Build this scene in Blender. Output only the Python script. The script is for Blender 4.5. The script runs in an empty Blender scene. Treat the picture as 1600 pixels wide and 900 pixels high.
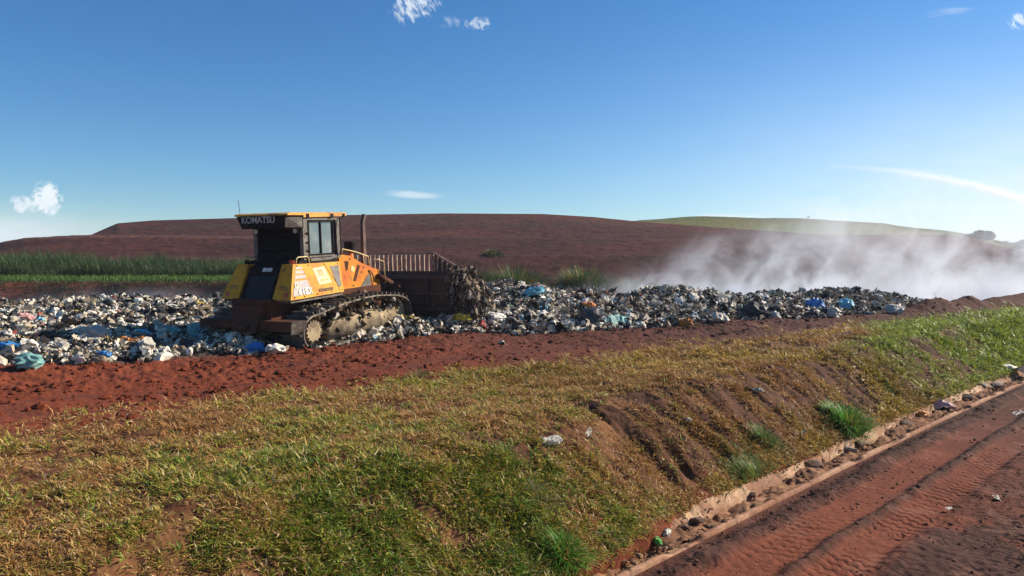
import bpy, bmesh, math, random
import numpy as np
from mathutils import Vector, Matrix

R_ = math.radians
SC = bpy.context.scene
COL = SC.collection
random.seed(7)
RNG = np.random.default_rng(11)

# ------------------------------------------------------------------ camera, sky, sun, exposure
cam_d = bpy.data.cameras.new('camera'); cam = bpy.data.objects.new('camera', cam_d); COL.objects.link(cam)
cam.location = (0, 0, 3.0); cam.rotation_euler = (R_(90 - 2.22), 0, 0)
cam_d.sensor_width = 36; cam_d.lens = 26.1; cam_d.clip_start = .1; cam_d.clip_end = 6000
SC.camera = cam

SUN_AZ, SUN_EL = R_(69), R_(30)
SC.view_settings.view_transform = 'Standard'; SC.view_settings.look = 'None'
SC.view_settings.gamma = 1; SC.view_settings.use_curve_mapping = False
SC.view_settings.exposure = 0.68
SC.cycles.max_bounces = 6; SC.cycles.diffuse_bounces = 3; SC.cycles.glossy_bounces = 2
SC.cycles.transmission_bounces = 4; SC.cycles.volume_bounces = 2; SC.cycles.transparent_max_bounces = 12
SC.cycles.volume_step_rate = 1.0; SC.cycles.volume_max_steps = 256

sun_d = bpy.data.lights.new('sun', 'SUN'); sun_d.energy = 5.0; sun_d.angle = R_(.55); sun_d.color = (1, .89, .73)
sun = bpy.data.objects.new('sun', sun_d); COL.objects.link(sun)
sdir = Vector((math.sin(SUN_AZ) * math.cos(SUN_EL), math.cos(SUN_AZ) * math.cos(SUN_EL), math.sin(SUN_EL)))
sun.rotation_euler = sdir.to_track_quat('Z', 'Y').to_euler(); sun.location = sdir * 60


class NT:
    """small node-tree writer"""
    def __init__(s, tree): s.t = tree; s.n = tree.nodes; s.l = tree.links
    def new(s, typ, **kw):
        n = s.n.new(typ)
        for k, v in kw.items(): setattr(n, k, v)
        return n
    def put(s, n, i, v):
        if hasattr(v, 'is_linked') or isinstance(v, bpy.types.NodeSocket): s.l.new(v, n.inputs[i])
        else: n.inputs[i].default_value = v
    def math(s, op, a, b=0.0, c=None, clamp=False):
        n = s.new('ShaderNodeMath', operation=op, use_clamp=clamp); s.put(n, 0, a); s.put(n, 1, b)
        if c is not None: s.put(n, 2, c)
        return n.outputs[0]
    def vmath(s, op, a, b):
        n = s.new('ShaderNodeVectorMath', operation=op); s.put(n, 0, a); s.put(n, 1, b); return n.outputs[0]
    def mix(s, f, a, b, bt='MIX'):
        n = s.new('ShaderNodeMix', data_type='RGBA', blend_type=bt); s.put(n, 0, f); s.put(n, 6, a); s.put(n, 7, b)
        return n.outputs[2]
    def noise(s, vec, scale, detail=4, rough=.55, dist=0.0):
        n = s.new('ShaderNodeTexNoise'); s.l.new(vec, n.inputs['Vector']); n.inputs['Scale'].default_value = scale
        n.inputs['Detail'].default_value = detail; n.inputs['Roughness'].default_value = rough
        n.inputs['Distortion'].default_value = dist
        return n.outputs['Fac']
    def ramp(s, f, a, b, c0=0.0, c1=1.0):
        n = s.new('ShaderNodeMapRange', interpolation_type='SMOOTHSTEP'); s.put(n, 0, f); s.put(n, 1, a); s.put(n, 2, b)
        s.put(n, 3, c0); s.put(n, 4, c1); return n.outputs[0]


world = bpy.data.worlds.new('World'); SC.world = world; world.use_nodes = True
w = NT(world.node_tree); w.n.clear()
sky = w.new('ShaderNodeTexSky', sky_type='NISHITA'); sky.sun_disc = False
sky.sun_elevation = SUN_EL; sky.sun_rotation = SUN_AZ
sky.altitude = 600; sky.air_density = 1.0; sky.dust_density = .3; sky.ozone_density = 3.5
tc = w.new('ShaderNodeTexCoord'); sep = w.new('ShaderNodeSeparateXYZ'); w.l.new(tc.outputs['Generated'], sep.inputs[0])
front = w.math('GREATER_THAN', sep.outputs[1], .1)
ysafe = w.math('MAXIMUM', sep.outputs[1], .1)
ax = w.math('DIVIDE', sep.outputs[0], ysafe); ez = w.math('DIVIDE', sep.outputs[2], ysafe)
cmb = w.new('ShaderNodeCombineXYZ'); w.l.new(ax, cmb.inputs[0]); w.l.new(ez, cmb.inputs[2])
cv = cmb.outputs[0]
mp = w.new('ShaderNodeMapping'); w.l.new(cv, mp.inputs[0]); mp.inputs['Scale'].default_value = (1, 1, 1)
puff = w.noise(cv, 75, 8, .68); puff2 = w.noise(cv, 170, 5, .6)
mps = w.new('ShaderNodeMapping'); w.l.new(cv, mps.inputs[0]); mps.vector_type = 'TEXTURE'; mps.inputs['Rotation'].default_value = (0, R_(-28), 0)
mps.inputs['Scale'].default_value = (1 / 85, 1, 1 / 38)
wisp = w.noise(mps.outputs[0], 1.6, 6, .65, .6)
mph = w.new('ShaderNodeMapping'); w.l.new(cv, mph.inputs[0]); mph.inputs['Scale'].default_value = (6, 1, 40)
veil = w.noise(mph.outputs[0], 1.3, 5, .6)


def blob(u, v, ru, rv, tilt=0.0):
    """soft ellipse in sky directions; azimuth and elevation tangents"""
    a0, e0 = (u - 800) / 1160, (405 - v) / 1160
    da = w.math('SUBTRACT', ax, a0); de = w.math('SUBTRACT', ez, e0)
    if tilt: de = w.math('SUBTRACT', de, w.math('MULTIPLY', da, tilt))
    da = w.math('DIVIDE', da, ru / 1160); de = w.math('DIVIDE', de, rv / 1160)
    q = w.math('ADD', w.math('MULTIPLY', da, da), w.math('MULTIPLY', de, de))
    return w.math('POWER', 2.718, w.math('MULTIPLY', q, -1.0))


def cl(b, n, lo, hi, k):
    f = w.math('MULTIPLY', b, w.ramp(n, .2, .8))
    return w.math('MULTIPLY', w.ramp(f, lo, hi), k)


masks = [cl(blob(76, 312, 25, 27), puff, .14, .36, 1.0), cl(blob(36, 320, 20, 14), puff, .12, .4, .85), cl(blob(60, 326, 44, 12), puff, .1, .6, .5),
         cl(blob(655, 2, 38, 38, .3), wisp, .14, .5, .75), cl(blob(748, 42, 22, 11), puff2, .18, .5, .5),
         cl(blob(706, 40, 30, 14), wisp, .3, .7, .25),
         cl(blob(650, 305, 46, 6, -.07), veil, .08, .6, .55), w.math('MULTIPLY', blob(-10, 372, 190, 34), w.ramp(veil, .2, .6, .35, .9)),
         w.math('MULTIPLY', blob(1610, 384, 130, 30), w.ramp(puff, .3, .55, .55, 1.0)), cl(blob(1590, 38, 30, 16), wisp, .15, .6, .8),
         cl(blob(1465, 25, 46, 8, .1), veil, .1, .6, .3), cl(blob(1120, 338, 90, 7), veil, .05, .5, .6), w.math('MULTIPLY', blob(800, 420, 1600, 60), .22),
         w.math('MULTIPLY', blob(1760, 350, 560, 190), w.ramp(veil, .2, .8, .65, .9))]
m = masks[0]
for q in masks[1:]: m = w.math('MAXIMUM', m, q)
m = w.math('MULTIPLY', m, front)
SKY_K = .071
bg = w.new('ShaderNodeBackground'); out = w.new('ShaderNodeOutputWorld')
hs = w.new('ShaderNodeHueSaturation'); w.l.new(sky.outputs[0], hs.inputs['Color']); hs.inputs['Saturation'].default_value = 1.25
whitec = (.57 / SKY_K, .62 / SKY_K, .66 / SKY_K, 1)
skc = w.mix(1.0, hs.outputs[0], (.82, 1.02, 1.12, 1), 'MULTIPLY')
w.l.new(w.mix(m, skc, whitec), bg.inputs[0]); bg.inputs[1].default_value = SKY_K
w.l.new(bg.outputs[0], out.inputs[0])

# ------------------------------------------------------------------ numpy noise and mesh helpers
_T = RNG.random((256, 256))


def vnoise(x, y, seed=0):
    x = np.asarray(x, float) + seed * 17.31; y = np.asarray(y, float) + seed * 9.77
    xi = np.floor(x).astype(int); yi = np.floor(y).astype(int); fx = x - xi; fy = y - yi
    fx = fx * fx * (3 - 2 * fx); fy = fy * fy * (3 - 2 * fy)
    g = lambda a, b: _T[a & 255, b & 255]
    return ((g(xi, yi) * (1 - fx) + g(xi + 1, yi) * fx) * (1 - fy) + (g(xi, yi + 1) * (1 - fx) + g(xi + 1, yi + 1) * fx) * fy) * 2 - 1


def fbm(x, y, oct=4, seed=0, g=.5, l=2.03):
    r = 0; a = 1; x = np.asarray(x, float); y = np.asarray(y, float)
    for i in range(oct):
        r = r + a * vnoise(x, y, seed + i * 3); a *= g
        x, y = (x * .8 - y * .6) * l, (x * .6 + y * .8) * l
    return r


def sst(a, b, x):
    t = np.clip((x - a) / (b - a), 0, 1); return t * t * (3 - 2 * t)


def mixc(f, a, b):
    f = np.asarray(f)[..., None]; return np.asarray(a) * (1 - f) + np.asarray(b) * f


def np_mesh(name, verts, faces_idx, sizes, cols=None, smooth=False):
    me = bpy.data.meshes.new(name)
    verts = np.ascontiguousarray(verts, np.float32); faces_idx = np.ascontiguousarray(faces_idx, np.int32)
    sizes = np.ascontiguousarray(sizes, np.int32)
    me.vertices.add(len(verts)); me.vertices.foreach_set('co', verts.ravel())
    me.loops.add(len(faces_idx)); me.loops.foreach_set('vertex_index', faces_idx)
    me.polygons.add(len(sizes))
    me.polygons.foreach_set('loop_start', np.concatenate([[0], np.cumsum(sizes)[:-1]]).astype(np.int32))
    me.polygons.foreach_set('loop_total', sizes)
    me.update(calc_edges=True)
    if cols is not None:
        c = np.ones((len(verts), 4), np.float32); c[:, :3] = cols
        at = me.color_attributes.new('Col', 'FLOAT_COLOR', 'POINT'); at.data.foreach_set('color', c.ravel())
    me.polygons.foreach_set('use_smooth', np.full(len(sizes), smooth, bool))
    return me


def grid_faces(n, m, flip=False):
    i = np.arange(n - 1)[:, None] * m + np.arange(m - 1)[None, :]
    q = np.stack([i, i + 1, i + m + 1, i + m], -1).reshape(-1, 4)
    if flip: q = q[:, ::-1]
    return q.ravel(), np.full(len(q), 4)


def link(name, me, mt, parent=None, **props):
    o = bpy.data.objects.new(name, me); COL.objects.link(o)
    if mt is not None and not me.materials: me.materials.append(mt)
    if parent: o.parent = parent
    for k, v in props.items(): o[k] = v
    return o


# ------------------------------------------------------------------ materials
def material(name, base=None, rough=.8, metal=0.0, var=None, vscale=3.0, vlo=.4, vhi=.62, bump=.0, bscale=20.0,
             attr=False, spec=.5, var2=None, v2scale=8.0, v2lo=.55, v2hi=.7, mottle=.0, transl=0.0, sheen=0):
    mt = bpy.data.materials.new(name); mt.use_nodes = True; t = NT(mt.node_tree); b = t.n['Principled BSDF']
    co = t.new('ShaderNodeTexCoord').outputs['Object']
    if attr:
        a = t.new('ShaderNodeAttribute'); a.attribute_name = 'Col'; c = a.outputs['Color']
    else:
        r = t.new('ShaderNodeRGB'); r.outputs[0].default_value = (*base, 1); c = r.outputs[0]
    if var: c = t.mix(t.ramp(t.noise(co, vscale, 6, .65), vlo, vhi), c, (*var, 1))
    if var2: c = t.mix(t.ramp(t.noise(co, v2scale, 8, .7, .3), v2lo, v2hi), c, (*var2, 1))
    if mottle:
        f = t.ramp(t.noise(co, bscale * .6, 5, .7), .3, .7, 1 - mottle, 1 + mottle)
        c = t.mix(1.0, c, f, 'MULTIPLY')
    t.l.new(c, b.inputs['Base Color'])
    b.inputs['Roughness'].default_value = rough; b.inputs['Metallic'].default_value = metal
    b.inputs['Specular IOR Level'].default_value = spec
    if bump:
        bn = t.new('ShaderNodeBump'); bn.inputs['Strength'].default_value = bump; bn.inputs['Distance'].default_value = .02
        t.l.new(t.noise(co, bscale, 6, .65), bn.inputs['Height']); t.l.new(bn.outputs[0], b.inputs['Normal'])
    if transl:
        tr = t.new('ShaderNodeBsdfTranslucent'); t.l.new(c, tr.inputs[0])
        mx = t.new('ShaderNodeMixShader'); mx.inputs[0].default_value = transl
        t.l.new(b.outputs[0], mx.inputs[1]); t.l.new(tr.outputs[0], mx.inputs[2])
        t.l.new(mx.outputs[0], t.n['Material Output'].inputs[0])
    return mt


M_soil = material('red_soil', attr=True, rough=.95, bump=.5, bscale=26, mottle=.22, spec=.15)
M_road = material('road_soil', attr=True, rough=.95, bump=.5, bscale=60, mottle=.28, spec=.1)
M_hill = material('hill_soil', attr=True, rough=1, bump=1.0, bscale=2.2, mottle=.45, spec=.05)
M_grass = material('grass_blade', attr=True, rough=.55, spec=.3, transl=.3)
M_trash = material('waste_mix', attr=True, rough=.6, spec=.22, mottle=.25, bscale=30)
M_clod = material('soil_clod', attr=True, rough=.95, spec=.1, mottle=.2, bscale=30)
M_conc = material('stained_concrete', attr=True, rough=.85, bump=.4, bscale=40, mottle=.25, spec=.2)

# ------------------------------------------------------------------ terrain functions (road frame: s along the road, t across it)
K = math.sqrt(.5)


def st(X, Y): return (X + Y) * K, (Y - X) * K


def road_shift(s): return -.05 - .0011 * np.clip(np.asarray(s, float) - 7, 0, 60) ** 2      # the road bends a little to the right


def xy(s, t):
    t = t + road_shift(s); return (s - t) * K, (s + t) * K


def edge_trash(s): return np.interp(s, [-14, 3, 5.4, 8.5, 11, 13.3, 17.4, 22, 29, 33, 36], [16.2, 15.7, 14.9, 14.6, 14.9, 14.5, 12.5, 11.3, 9.7, 8.7, 8.3])
def edge_grass(s): return np.interp(s, [-4, 2, 7.3, 14.3, 20, 27, 31, 40], [9.4, 9.5, 9.7, 8.6, 8.0, 7.2, 6.3, 5.7])


def ground_h(X, Y, fine=True):
    X = np.asarray(X, float); Y = np.asarray(Y, float)
    s, t0 = st(X, Y); t = t0 - road_shift(s) + .2 * sst(7.4, 6.0, s + .4 * fbm(s * 2, 1.0, 2, 34)) * (t0 < 6) + .08
    h = np.interp(t, [-1e4, -15, -14.2, 4.66, 4.70, 4.95, 5.95, 6.3, 9.5, 15, 1e4], [-.1, -.1, -.35, -.35, .10, .24, .98, 1.07, 1.0, 1.0, 1.0])
    slope = sst(4.8, 5.1, t) * (1 - sst(6.0, 6.6, t + .25 * fbm(s * .9, 0.5, 2, 33)))
    top = sst(4.8, 5.2, t)
    sw = s + .28 * fbm(s * 1.3, t * 1.1, 3, 7)
    rill = fbm(sw * 3.4 + .5 * t, t * .8, 3, 5) + .5 * fbm(s * 9, t * 1.4, 2, 6)
    slope = slope * np.interp(s, [3, 9], [.35, 1])
    h = h - slope * .09 * np.exp(-((sw + .35 * t - 9.6) / .22) ** 2) - slope * .08 * np.exp(-((sw + .3 * t - 10.3) / .3) ** 2)
    h = h + slope * (-.07 * np.abs(rill) + .03)
    h = h - .045 * slope * sst(.3, .7, fbm(s * 1.5, t * .4, 2, 9))
    h = h + top * .05 * fbm(X * .5, Y * .5, 3, 2)
    dirt = sst(0, .8, t0 - edge_grass(s) - .4 * fbm(X * .8, Y * .8, 2, 31)) * (1 - sst(60, 70, Y))
    # wheel ruts and windrows on the dirt strip
    te = edge_trash(s)
    wob = .35 * fbm(s * .2, 3.3, 2, 8)
    for tc_, wd, dp in ((te - 3.1, .45, -.07), (te - 2.4, .25, .06), (te - 1.9, .4, -.05), (te - 4.2, .3, .045)):
        h = h + dirt * dp * np.exp(-((t0 - tc_ - wob) / wd) ** 2) * np.interp(s, [0, 12, 20, 30], [1, .8, .4, .3])
    wind = np.exp(-((t0 - te + .55) / .5) ** 2) * np.interp(s, [-5, 2, 6, 14, 34], [.15, .15, .05, .05, .05])
    h = h + wind * (1 + .5 * fbm(X * 1.4, Y * 1.4, 3, 4))
    # dark soil windrow at the far right
    wr = np.exp(-((t0 - np.interp(s, [28, 31, 34, 38, 45], [9.4, 8.7, 7.8, 7.0, 6.4])) / .6) ** 2) * sst(29, 31.5, s) * (.36 + .2 * fbm(s * .6, 2, 3, 6))
    h = h + wr * (s < 80)
    if fine:
        rough = sst(.3, 1.5, t0 - te + 3.5) * .4 + .25
        h = h + dirt * rough * (.045 * fbm(X * 2.5, Y * 2.5, 3, 12) + .034 * fbm(X * 9, Y * 9, 3, 13))
        h = h + (1 - dirt) * top * (.014 * fbm(X * 7, Y * 7, 3, 14) + .03 * fbm(X * 2.6, Y * 2.6, 3, 15))
    # waste mound
    d = t0 - te + .5 * fbm(X * .35, Y * .35, 2, 21)
    wdt = np.interp(s, [0, 8, 14, 20, 30], [9, 4.5, 4.2, 3.5, 2.2])
    H = np.interp(s, [-10, 2, 8, 12, 16, 20, 24, 30, 33.5, 35.5], [.04, .08, .3, .46, .62, .62, .55, .48, .3, 0])
    md = sst(0, 1, d / wdt) * H * (1 + .42 * fbm(X * .38, Y * .38, 3, 22)) + .12 * sst(0, .6, d) * (1 + fbm(X * .9, Y * .9, 2, 24)) * (H > .01)
    h = h + md
    # ground behind falls to the pit floor
    yb = np.interp(X, [-25, -8, 5, 16, 40], [27, 27, 29, 31.5, 34])
    fall = sst(0, 6, Y - yb)
    pit = -.5 + .15 * fbm(X * .1, Y * .1, 3, 40)
    h = h * (1 - fall) + pit * fall
    # grassy bank on the left
    bx = sst(-8.5, -12, X + .1 * (Y - 40) + 1.2 * fbm(X * .2, Y * .2, 2, 41))
    bk = sst(38.0, 41.0, Y + .5 * fbm(X * .35, 1.0, 2, 42)) * (1 - sst(60, 68, Y))
    btop = 1.75 + .03 * np.clip(Y - 41, 0, 20)
    h = h + bk * bx * (btop - pit)
    lowb = np.exp(-((Y - 47) / 4.0) ** 2) * (1 - bx) * sst(-11, -7, X) * (1 - sst(6, 12, X)) * .9
    h = h + lowb
    return h


def hit(u, v, fn=None, y0=4.0, y1=60.0):
    """where the line of sight through photo pixel (u, v) meets the ground (used to read positions off the photograph)"""
    p = R_(2.22); x = (u - 800) / 1160.; y = -(v - 450) / 1160.
    d = np.array([x, math.cos(p) + y * math.sin(p), -math.sin(p) + y * math.cos(p)])
    Ys = np.arange(y0, y1, .02); T = Ys / d[1]
    X = T * d[0]; Z = 3 + T * d[2]
    g = ground_h(X, Ys, False)
    i = np.argmax(Z <= g)
    if Z[i] > g[i]: i = len(Ys) - 1
    return float(X[i]), float(Ys[i]), float(g[i])


RED = np.array([.165, .040, .018]); RED_D = np.array([.060, .026, .019]); BRN = np.array([.16, .080, .032])

# ground sheet: fine near the place, reaching the horizon
th = np.concatenate([np.linspace(-180, -52, 50)[:-1], np.linspace(-52, 52, 1500), np.linspace(52, 180, 50)[1:]])
rr = np.concatenate([np.linspace(.5, 3.4, 8)[:-1], np.geomspace(3.4, 62, 880), np.geomspace(63, 5000, 40)])
TH, RR = np.meshgrid(np.radians(th), rr, indexing='ij')
X = np.sin(TH) * RR; Y = np.cos(TH) * RR
Zg = ground_h(X, Y)
s_, t_ = st(X, Y); tt = t_ - road_shift(s_); te = edge_trash(s_)
n1 = fbm(X * .6, Y * .6, 4, 50); n2 = fbm(X * 2.2, Y * 2.2, 4, 51)
c = mixc(sst(-.5, .7, n1), RED * .92, RED * 1.12)
c = mixc(sst(4, 19, s_ + 2 * n1) * .85, c, RED_D * 1.1)                      # the strip grows darker brown to the right
c = mixc(sst(.1, .9, n2) * .4, c, RED_D)
gm = sst(.6, -.5, t_ - edge_grass(s_) - .4 * fbm(X * .8, Y * .8, 2, 31)) * sst(4.7, 5, tt)
c = mixc(gm * .8, c, mixc(sst(-.4, .5, n2), np.array([.085, .040, .020]), np.array([.17, .085, .035])))
slp = sst(4.8, 5.1, tt) * (1 - sst(6.1, 6.9, tt))
c = mixc(slp * .85 * sst(-.2, .5, fbm(s_ * 3.4 + .5 * tt, tt * .6, 3, 5)) * .8, c, RED_D * 1.0)
wm = sst(-.1, .5, t_ - te) * (s_ < 35) * (Y < 37)
c = mixc(wm * .9, c, np.array([.07, .058, .05]))
bk = sst(41.0, 41.6, Y) * (X < -7) * (Y < 66)
pitm = sst(30, 36, Y)
c = mixc(pitm, c, mixc(sst(-.4, .6, fbm(X * .08, Zg * 1.4, 4, 53)), np.array([.10, .035, .025]), np.array([.145, .048, .03])))
c = mixc(bk, c, np.array([.05, .085, .02]))
c = mixc(sst(90, 300, RR), c, np.array([.07, .09, .03]))
idx, sz = grid_faces(len(th), len(rr), True)
ground = link('ground', np_mesh('ground', np.stack([X, Y, Zg], -1).reshape(-1, 3), idx, sz, c.reshape(-1, 3), True), M_soil,
              kind='structure')

# road with tyre ruts
ss = np.concatenate([np.arange(-30, 5, .4), np.arange(5.2, 20, .0125), np.arange(20, 40, .06), np.arange(40, 160, 1.0)])
ts = np.concatenate([np.arange(-14.2, 1.0, .25), np.arange(1.0, 4.125, .0125), [4.13]])
S, Tt = np.meshgrid(ss, ts, indexing='ij'); X, Y = xy(S, Tt)
crs = 1 - sst(1.0, 4, np.abs(Tt - 3))
meander = .05 * fbm(S * .25, 1.5, 2, 60)
tq = Tt - meander
z = .03 * fbm(X * .7, Y * .7, 3, 61) + .014 * fbm(X * 4, Y * 4, 4, 62) + .008 * fbm(X * 18, Y * 18, 3, 63)


def band(a, b, e=.05): return sst(a - e, a + e, tq) * (1 - sst(b - e, b + e, tq))


tread_fade = .15 + .85 * (1 - sst(10.5, 16, S + 1.2 * fbm(S * .8, Tt * 2, 2, 64)))
tread_fade = tread_fade * (.15 + .85 * sst(-.5, .4, fbm(X * 1.3, Y * 1.3, 3, 65)))
b1, b2 = band(3.22, 3.68), band(2.58, 3.04)
b3 = band(1.5, 1.95) * .25
zz = lambda c0: np.abs(((tq - c0) / .13) % 1 - .5) * 2
wobS = .05 * fbm(S * 1.5, Tt * 3, 3, 68)
ph = lambda c0, sg: (S + wobS + sg * (tq - c0) * .35 + .055 * zz(c0)) / .15
lug = lambda q: sst(.55, .8, np.abs((q % 1) - .5) * 2)
z = z * (1 - .6 * np.clip(b1 + b2, 0, 1))
z = z - b1 * (.018 + .010 * tread_fade * lug(ph(3.45, 1))) - b2 * (.020 + .011 * tread_fade * lug(ph(2.81, -1)))
z = z - b3 * .03 * lug(ph(1.7, 1))
ridge = np.exp(-((tq - 3.13) / .05) ** 2) * (.03 + .02 * fbm(S * 3, 1, 3, 66)) + np.exp(-((tq - 3.86) / .13) ** 2) * (.045 + .03 * fbm(S * 2, Tt * 4, 3, 67))
ridge = ridge + np.exp(-((tq - 2.45) / .12) ** 2) * (.02 + .02 * fbm(S * 2, Tt * 4, 3, 69))
z = z + ridge * (Tt < 4.1)
z = z * (1 - sst(4.02, 4.12, Tt)) - .0 
n1 = fbm(X * .5, Y * .5, 4, 70); n2 = fbm(X * 3, Y * 3, 4, 71)
c = mixc(sst(-.5, .5, n1), np.array([.12, .042, .026]), np.array([.18, .058, .032]))
dk = np.clip(np.exp(-((tq - 3.9) / .2) ** 2) * 1.0 + np.exp(-((tq - 3.13) / .09) ** 2) * .8 + sst(2.55, 2.3, tq) * .95 * sst(-.5, .3, n1 + .6 * n2) + .5 * sst(.1, .6, n1 + .7 * n2) + .8 * sst(11, 17, S), 0, 1)
c = mixc(dk * .85, c, np.array([.055, .030, .024]))
c = mixc(np.clip(b1 + b2, 0, 1) * (.42 + .3 * sst(-.5, .5, n2)) * (1 - .7 * sst(11, 17, S)), c, np.array([.22, .064, .034]))
c = mixc(sst(.45, .9, n2) * .35, c, np.array([.26, .12, .08]))
idx, sz = grid_faces(len(ss), len(ts), True)
link('road', np_mesh('road', np.stack([X, Y, z], -1).reshape(-1, 3), idx, sz, c.reshape(-1, 3), True), M_road, kind='structure')

# concrete drain along the road
ss = np.concatenate([np.arange(-20, 5, .25), np.arange(5, 26, .025), np.arange(26, 120, .5)])
prof = [(4.135, -.1), (4.135, .03), (4.145, .042), (4.17, .046), (4.20, .042), (4.22, .02), (4.28, -.04), (4.37, -.085), (4.45, -.1), (4.52, -.07), (4.52, -.04),
        (4.55, .01), (4.58, .06), (4.61, .10), (4.64, .115), (4.67, .11), (4.68, -.1)]
S, P = np.meshgrid(ss, np.arange(len(prof)), indexing='ij')
Tt = np.array([p[0] for p in prof])[P]; z = np.array([p[1] for p in prof])[P]
nz = fbm(S * 3, Tt * 9, 4, 80)
seg = np.abs(((S + .3) / 1.0) % 1 - .5) * 2
z = z + .006 * nz - .02 * (seg > .965); Tt = Tt + .008 * fbm(S * 4, Tt * 6, 3, 81)
z = z - .035 * sst(.35, .45, fbm(S * 1.3, 2.0, 4, 82)) * (P > 11) - .055 * sst(.15, .45, fbm(S * .9, 7.0, 3, 87)) * ((P > 0) & (P < 6))
X, Y = xy(S, Tt)
c = mixc(sst(-.6, .6, nz), np.array([.30, .15, .08]), np.array([.50, .32, .19]))
c = mixc(sst(.1, .5, fbm(S * .9, 5.0, 3, 83)) * .8, c, np.array([.26, .13, .075]))
c = mixc(((P < 6) * .55), c, np.array([.30, .13, .075]))
c = mixc((seg > .95) * .6, c, np.array([.12, .06, .04]))
idx, sz = grid_faces(len(ss), len(prof), True)
link('gutter', np_mesh('gutter', np.stack([X, Y, z], -1).reshape(-1, 3), idx, sz, c.reshape(-1, 3), True), M_conc, kind='structure')
ts = np.arange(4.27, 4.66, .02)
S, Tt = np.meshgrid(ss, ts, indexing='ij'); X, Y = xy(S, Tt)
z = -.035 + .06 * fbm(S * 1.6, Tt * 3, 4, 84) + .03 * fbm(S * 11, Tt * 14, 4, 85)
c = mixc(sst(-.4, .5, fbm(S * 3, Tt * 5, 3, 86)), np.array([.16, .08, .045]), np.array([.28, .15, .085]))
idx, sz = grid_faces(len(ss), len(ts), True)
link('gutter_soil', np_mesh('gutter_soil', np.stack([X, Y, z], -1).reshape(-1, 3), idx, sz, c.reshape(-1, 3), True), M_clod, kind='structure')

# ------------------------------------------------------------------ terraced soil mound and grassy hill beyond
def hills():
    us = np.linspace(-700, 2300, 1300)
    a = (us - 800) / 1160.
    lo = np.interp(us, [-700, -200, 560, 1000, 1300, 1600, 2300], [410, 404, 400, 399, 400, 403, 408])
    mid = np.interp(us, [-700, -120, -20, 8, 40, 140, 1000, 1200, 1500, 1640, 2300], [412, 402, 386, 378, 372, 368, 373, 376, 383, 398, 402])
    top = np.interp(us, [-700, -20, 140, 158, 185, 240, 380, 540, 700, 850, 925, 1000, 1150, 1300, 1480, 1517, 1560, 1600, 1700, 2300],
                    [412, 390, 368, 360, 348.5, 344, 340, 335.5, 333, 334, 338.5, 346, 357, 366.5, 366, 371, 383, 392, 398, 402])
    zv = lambda v, D: 3 + (405 - v) / 1160. * D
    D = [58, 62, 72, 76, 86, 90.5, 104, 107, 118, 150, 230]
    n = len(us)
    z1 = zv(lo, 72); z2 = np.maximum(zv(mid, 86), z1); z3 = np.maximum(zv(top, 104), z2)
    Zs = [np.full(n, -.9), np.full(n, -.5), z1, z1 + .12, z2, z2 + .12, z3 - .05, z3, z3 * .985, z3 * .85, np.full(n, -1.)]
    dd = np.concatenate([np.linspace(58, 62, 6)[:-1], np.linspace(62, 108, 230), np.linspace(109, 230, 26)])
    Zc = np.array([np.interp(dd, D, [q[i] for q in Zs]) for i in range(n)])
    A, DD = np.meshgrid(a, dd, indexing='ij'); X = A * DD; Y = DD
    face = sst(60, 66, DD) * (1 - sst(98, 104, DD))
    Zc = Zc + face * (.05 * fbm(X * .15, Y * .3, 4, 90) + .05 * fbm(X * 1.1, Y * 1.1, 4, 91))
    nn = fbm(X * .06, Y * .2, 4, 92)
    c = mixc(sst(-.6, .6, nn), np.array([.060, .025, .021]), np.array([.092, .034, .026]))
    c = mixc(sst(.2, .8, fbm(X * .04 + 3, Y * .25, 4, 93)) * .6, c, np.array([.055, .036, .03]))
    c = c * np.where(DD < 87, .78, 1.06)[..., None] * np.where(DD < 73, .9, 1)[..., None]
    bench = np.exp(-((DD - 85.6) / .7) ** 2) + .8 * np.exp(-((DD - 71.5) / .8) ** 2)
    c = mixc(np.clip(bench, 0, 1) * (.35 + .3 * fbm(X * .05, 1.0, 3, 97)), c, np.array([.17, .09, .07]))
    c = mixc(np.clip((1 - sst(64, 68, DD)) * (sst(-.2, .4, fbm(X * .09, Y * .09, 3, 94))), 0, 1) * .8, c, np.array([.05, .075, .025]))
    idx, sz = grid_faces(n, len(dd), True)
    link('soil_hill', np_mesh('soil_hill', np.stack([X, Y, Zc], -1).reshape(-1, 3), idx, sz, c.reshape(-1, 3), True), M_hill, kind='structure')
    # green hill
    us = np.linspace(820, 2300, 500); a = (us - 800) / 1160.
    top = np.interp(us, [820, 960, 1000, 1060, 1100, 1200, 1260, 1380, 1400, 1473, 1530, 1600, 2300], [352, 349, 343, 339.5, 338.5, 340.5, 342.5, 348, 352, 360, 369, 386, 400])
    dd = np.linspace(132, 300, 80); zt = 3 + (405 - top) / 1160. * 172
    A, DD = np.meshgrid(a, dd, indexing='ij'); X = A * DD; Y = DD
    z = np.interp(DD, [132, 172, 180, 300], [0, 1, 1, -.2]) * zt[:, None] + np.interp(DD, [132, 172], [3.2, 0]) + .15 * fbm(X * .1, Y * .1, 4, 95)
    c = mixc(sst(-.3, .5, fbm(X * .05, Y * .15, 4, 96)), np.array([.11, .17, .035]), np.array([.15, .14, .05]))
    c = mixc(sst(166, 170, DD) * .5, c, np.array([.08, .085, .05]))
    idx, sz = grid_faces(len(us), len(dd), True)
    link('grassy_hill', np_mesh('grassy_hill', np.stack([X, Y, z], -1).reshape(-1, 3), idx, sz, c.reshape(-1, 3), True), M_hill, kind='structure')


hills()

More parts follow.
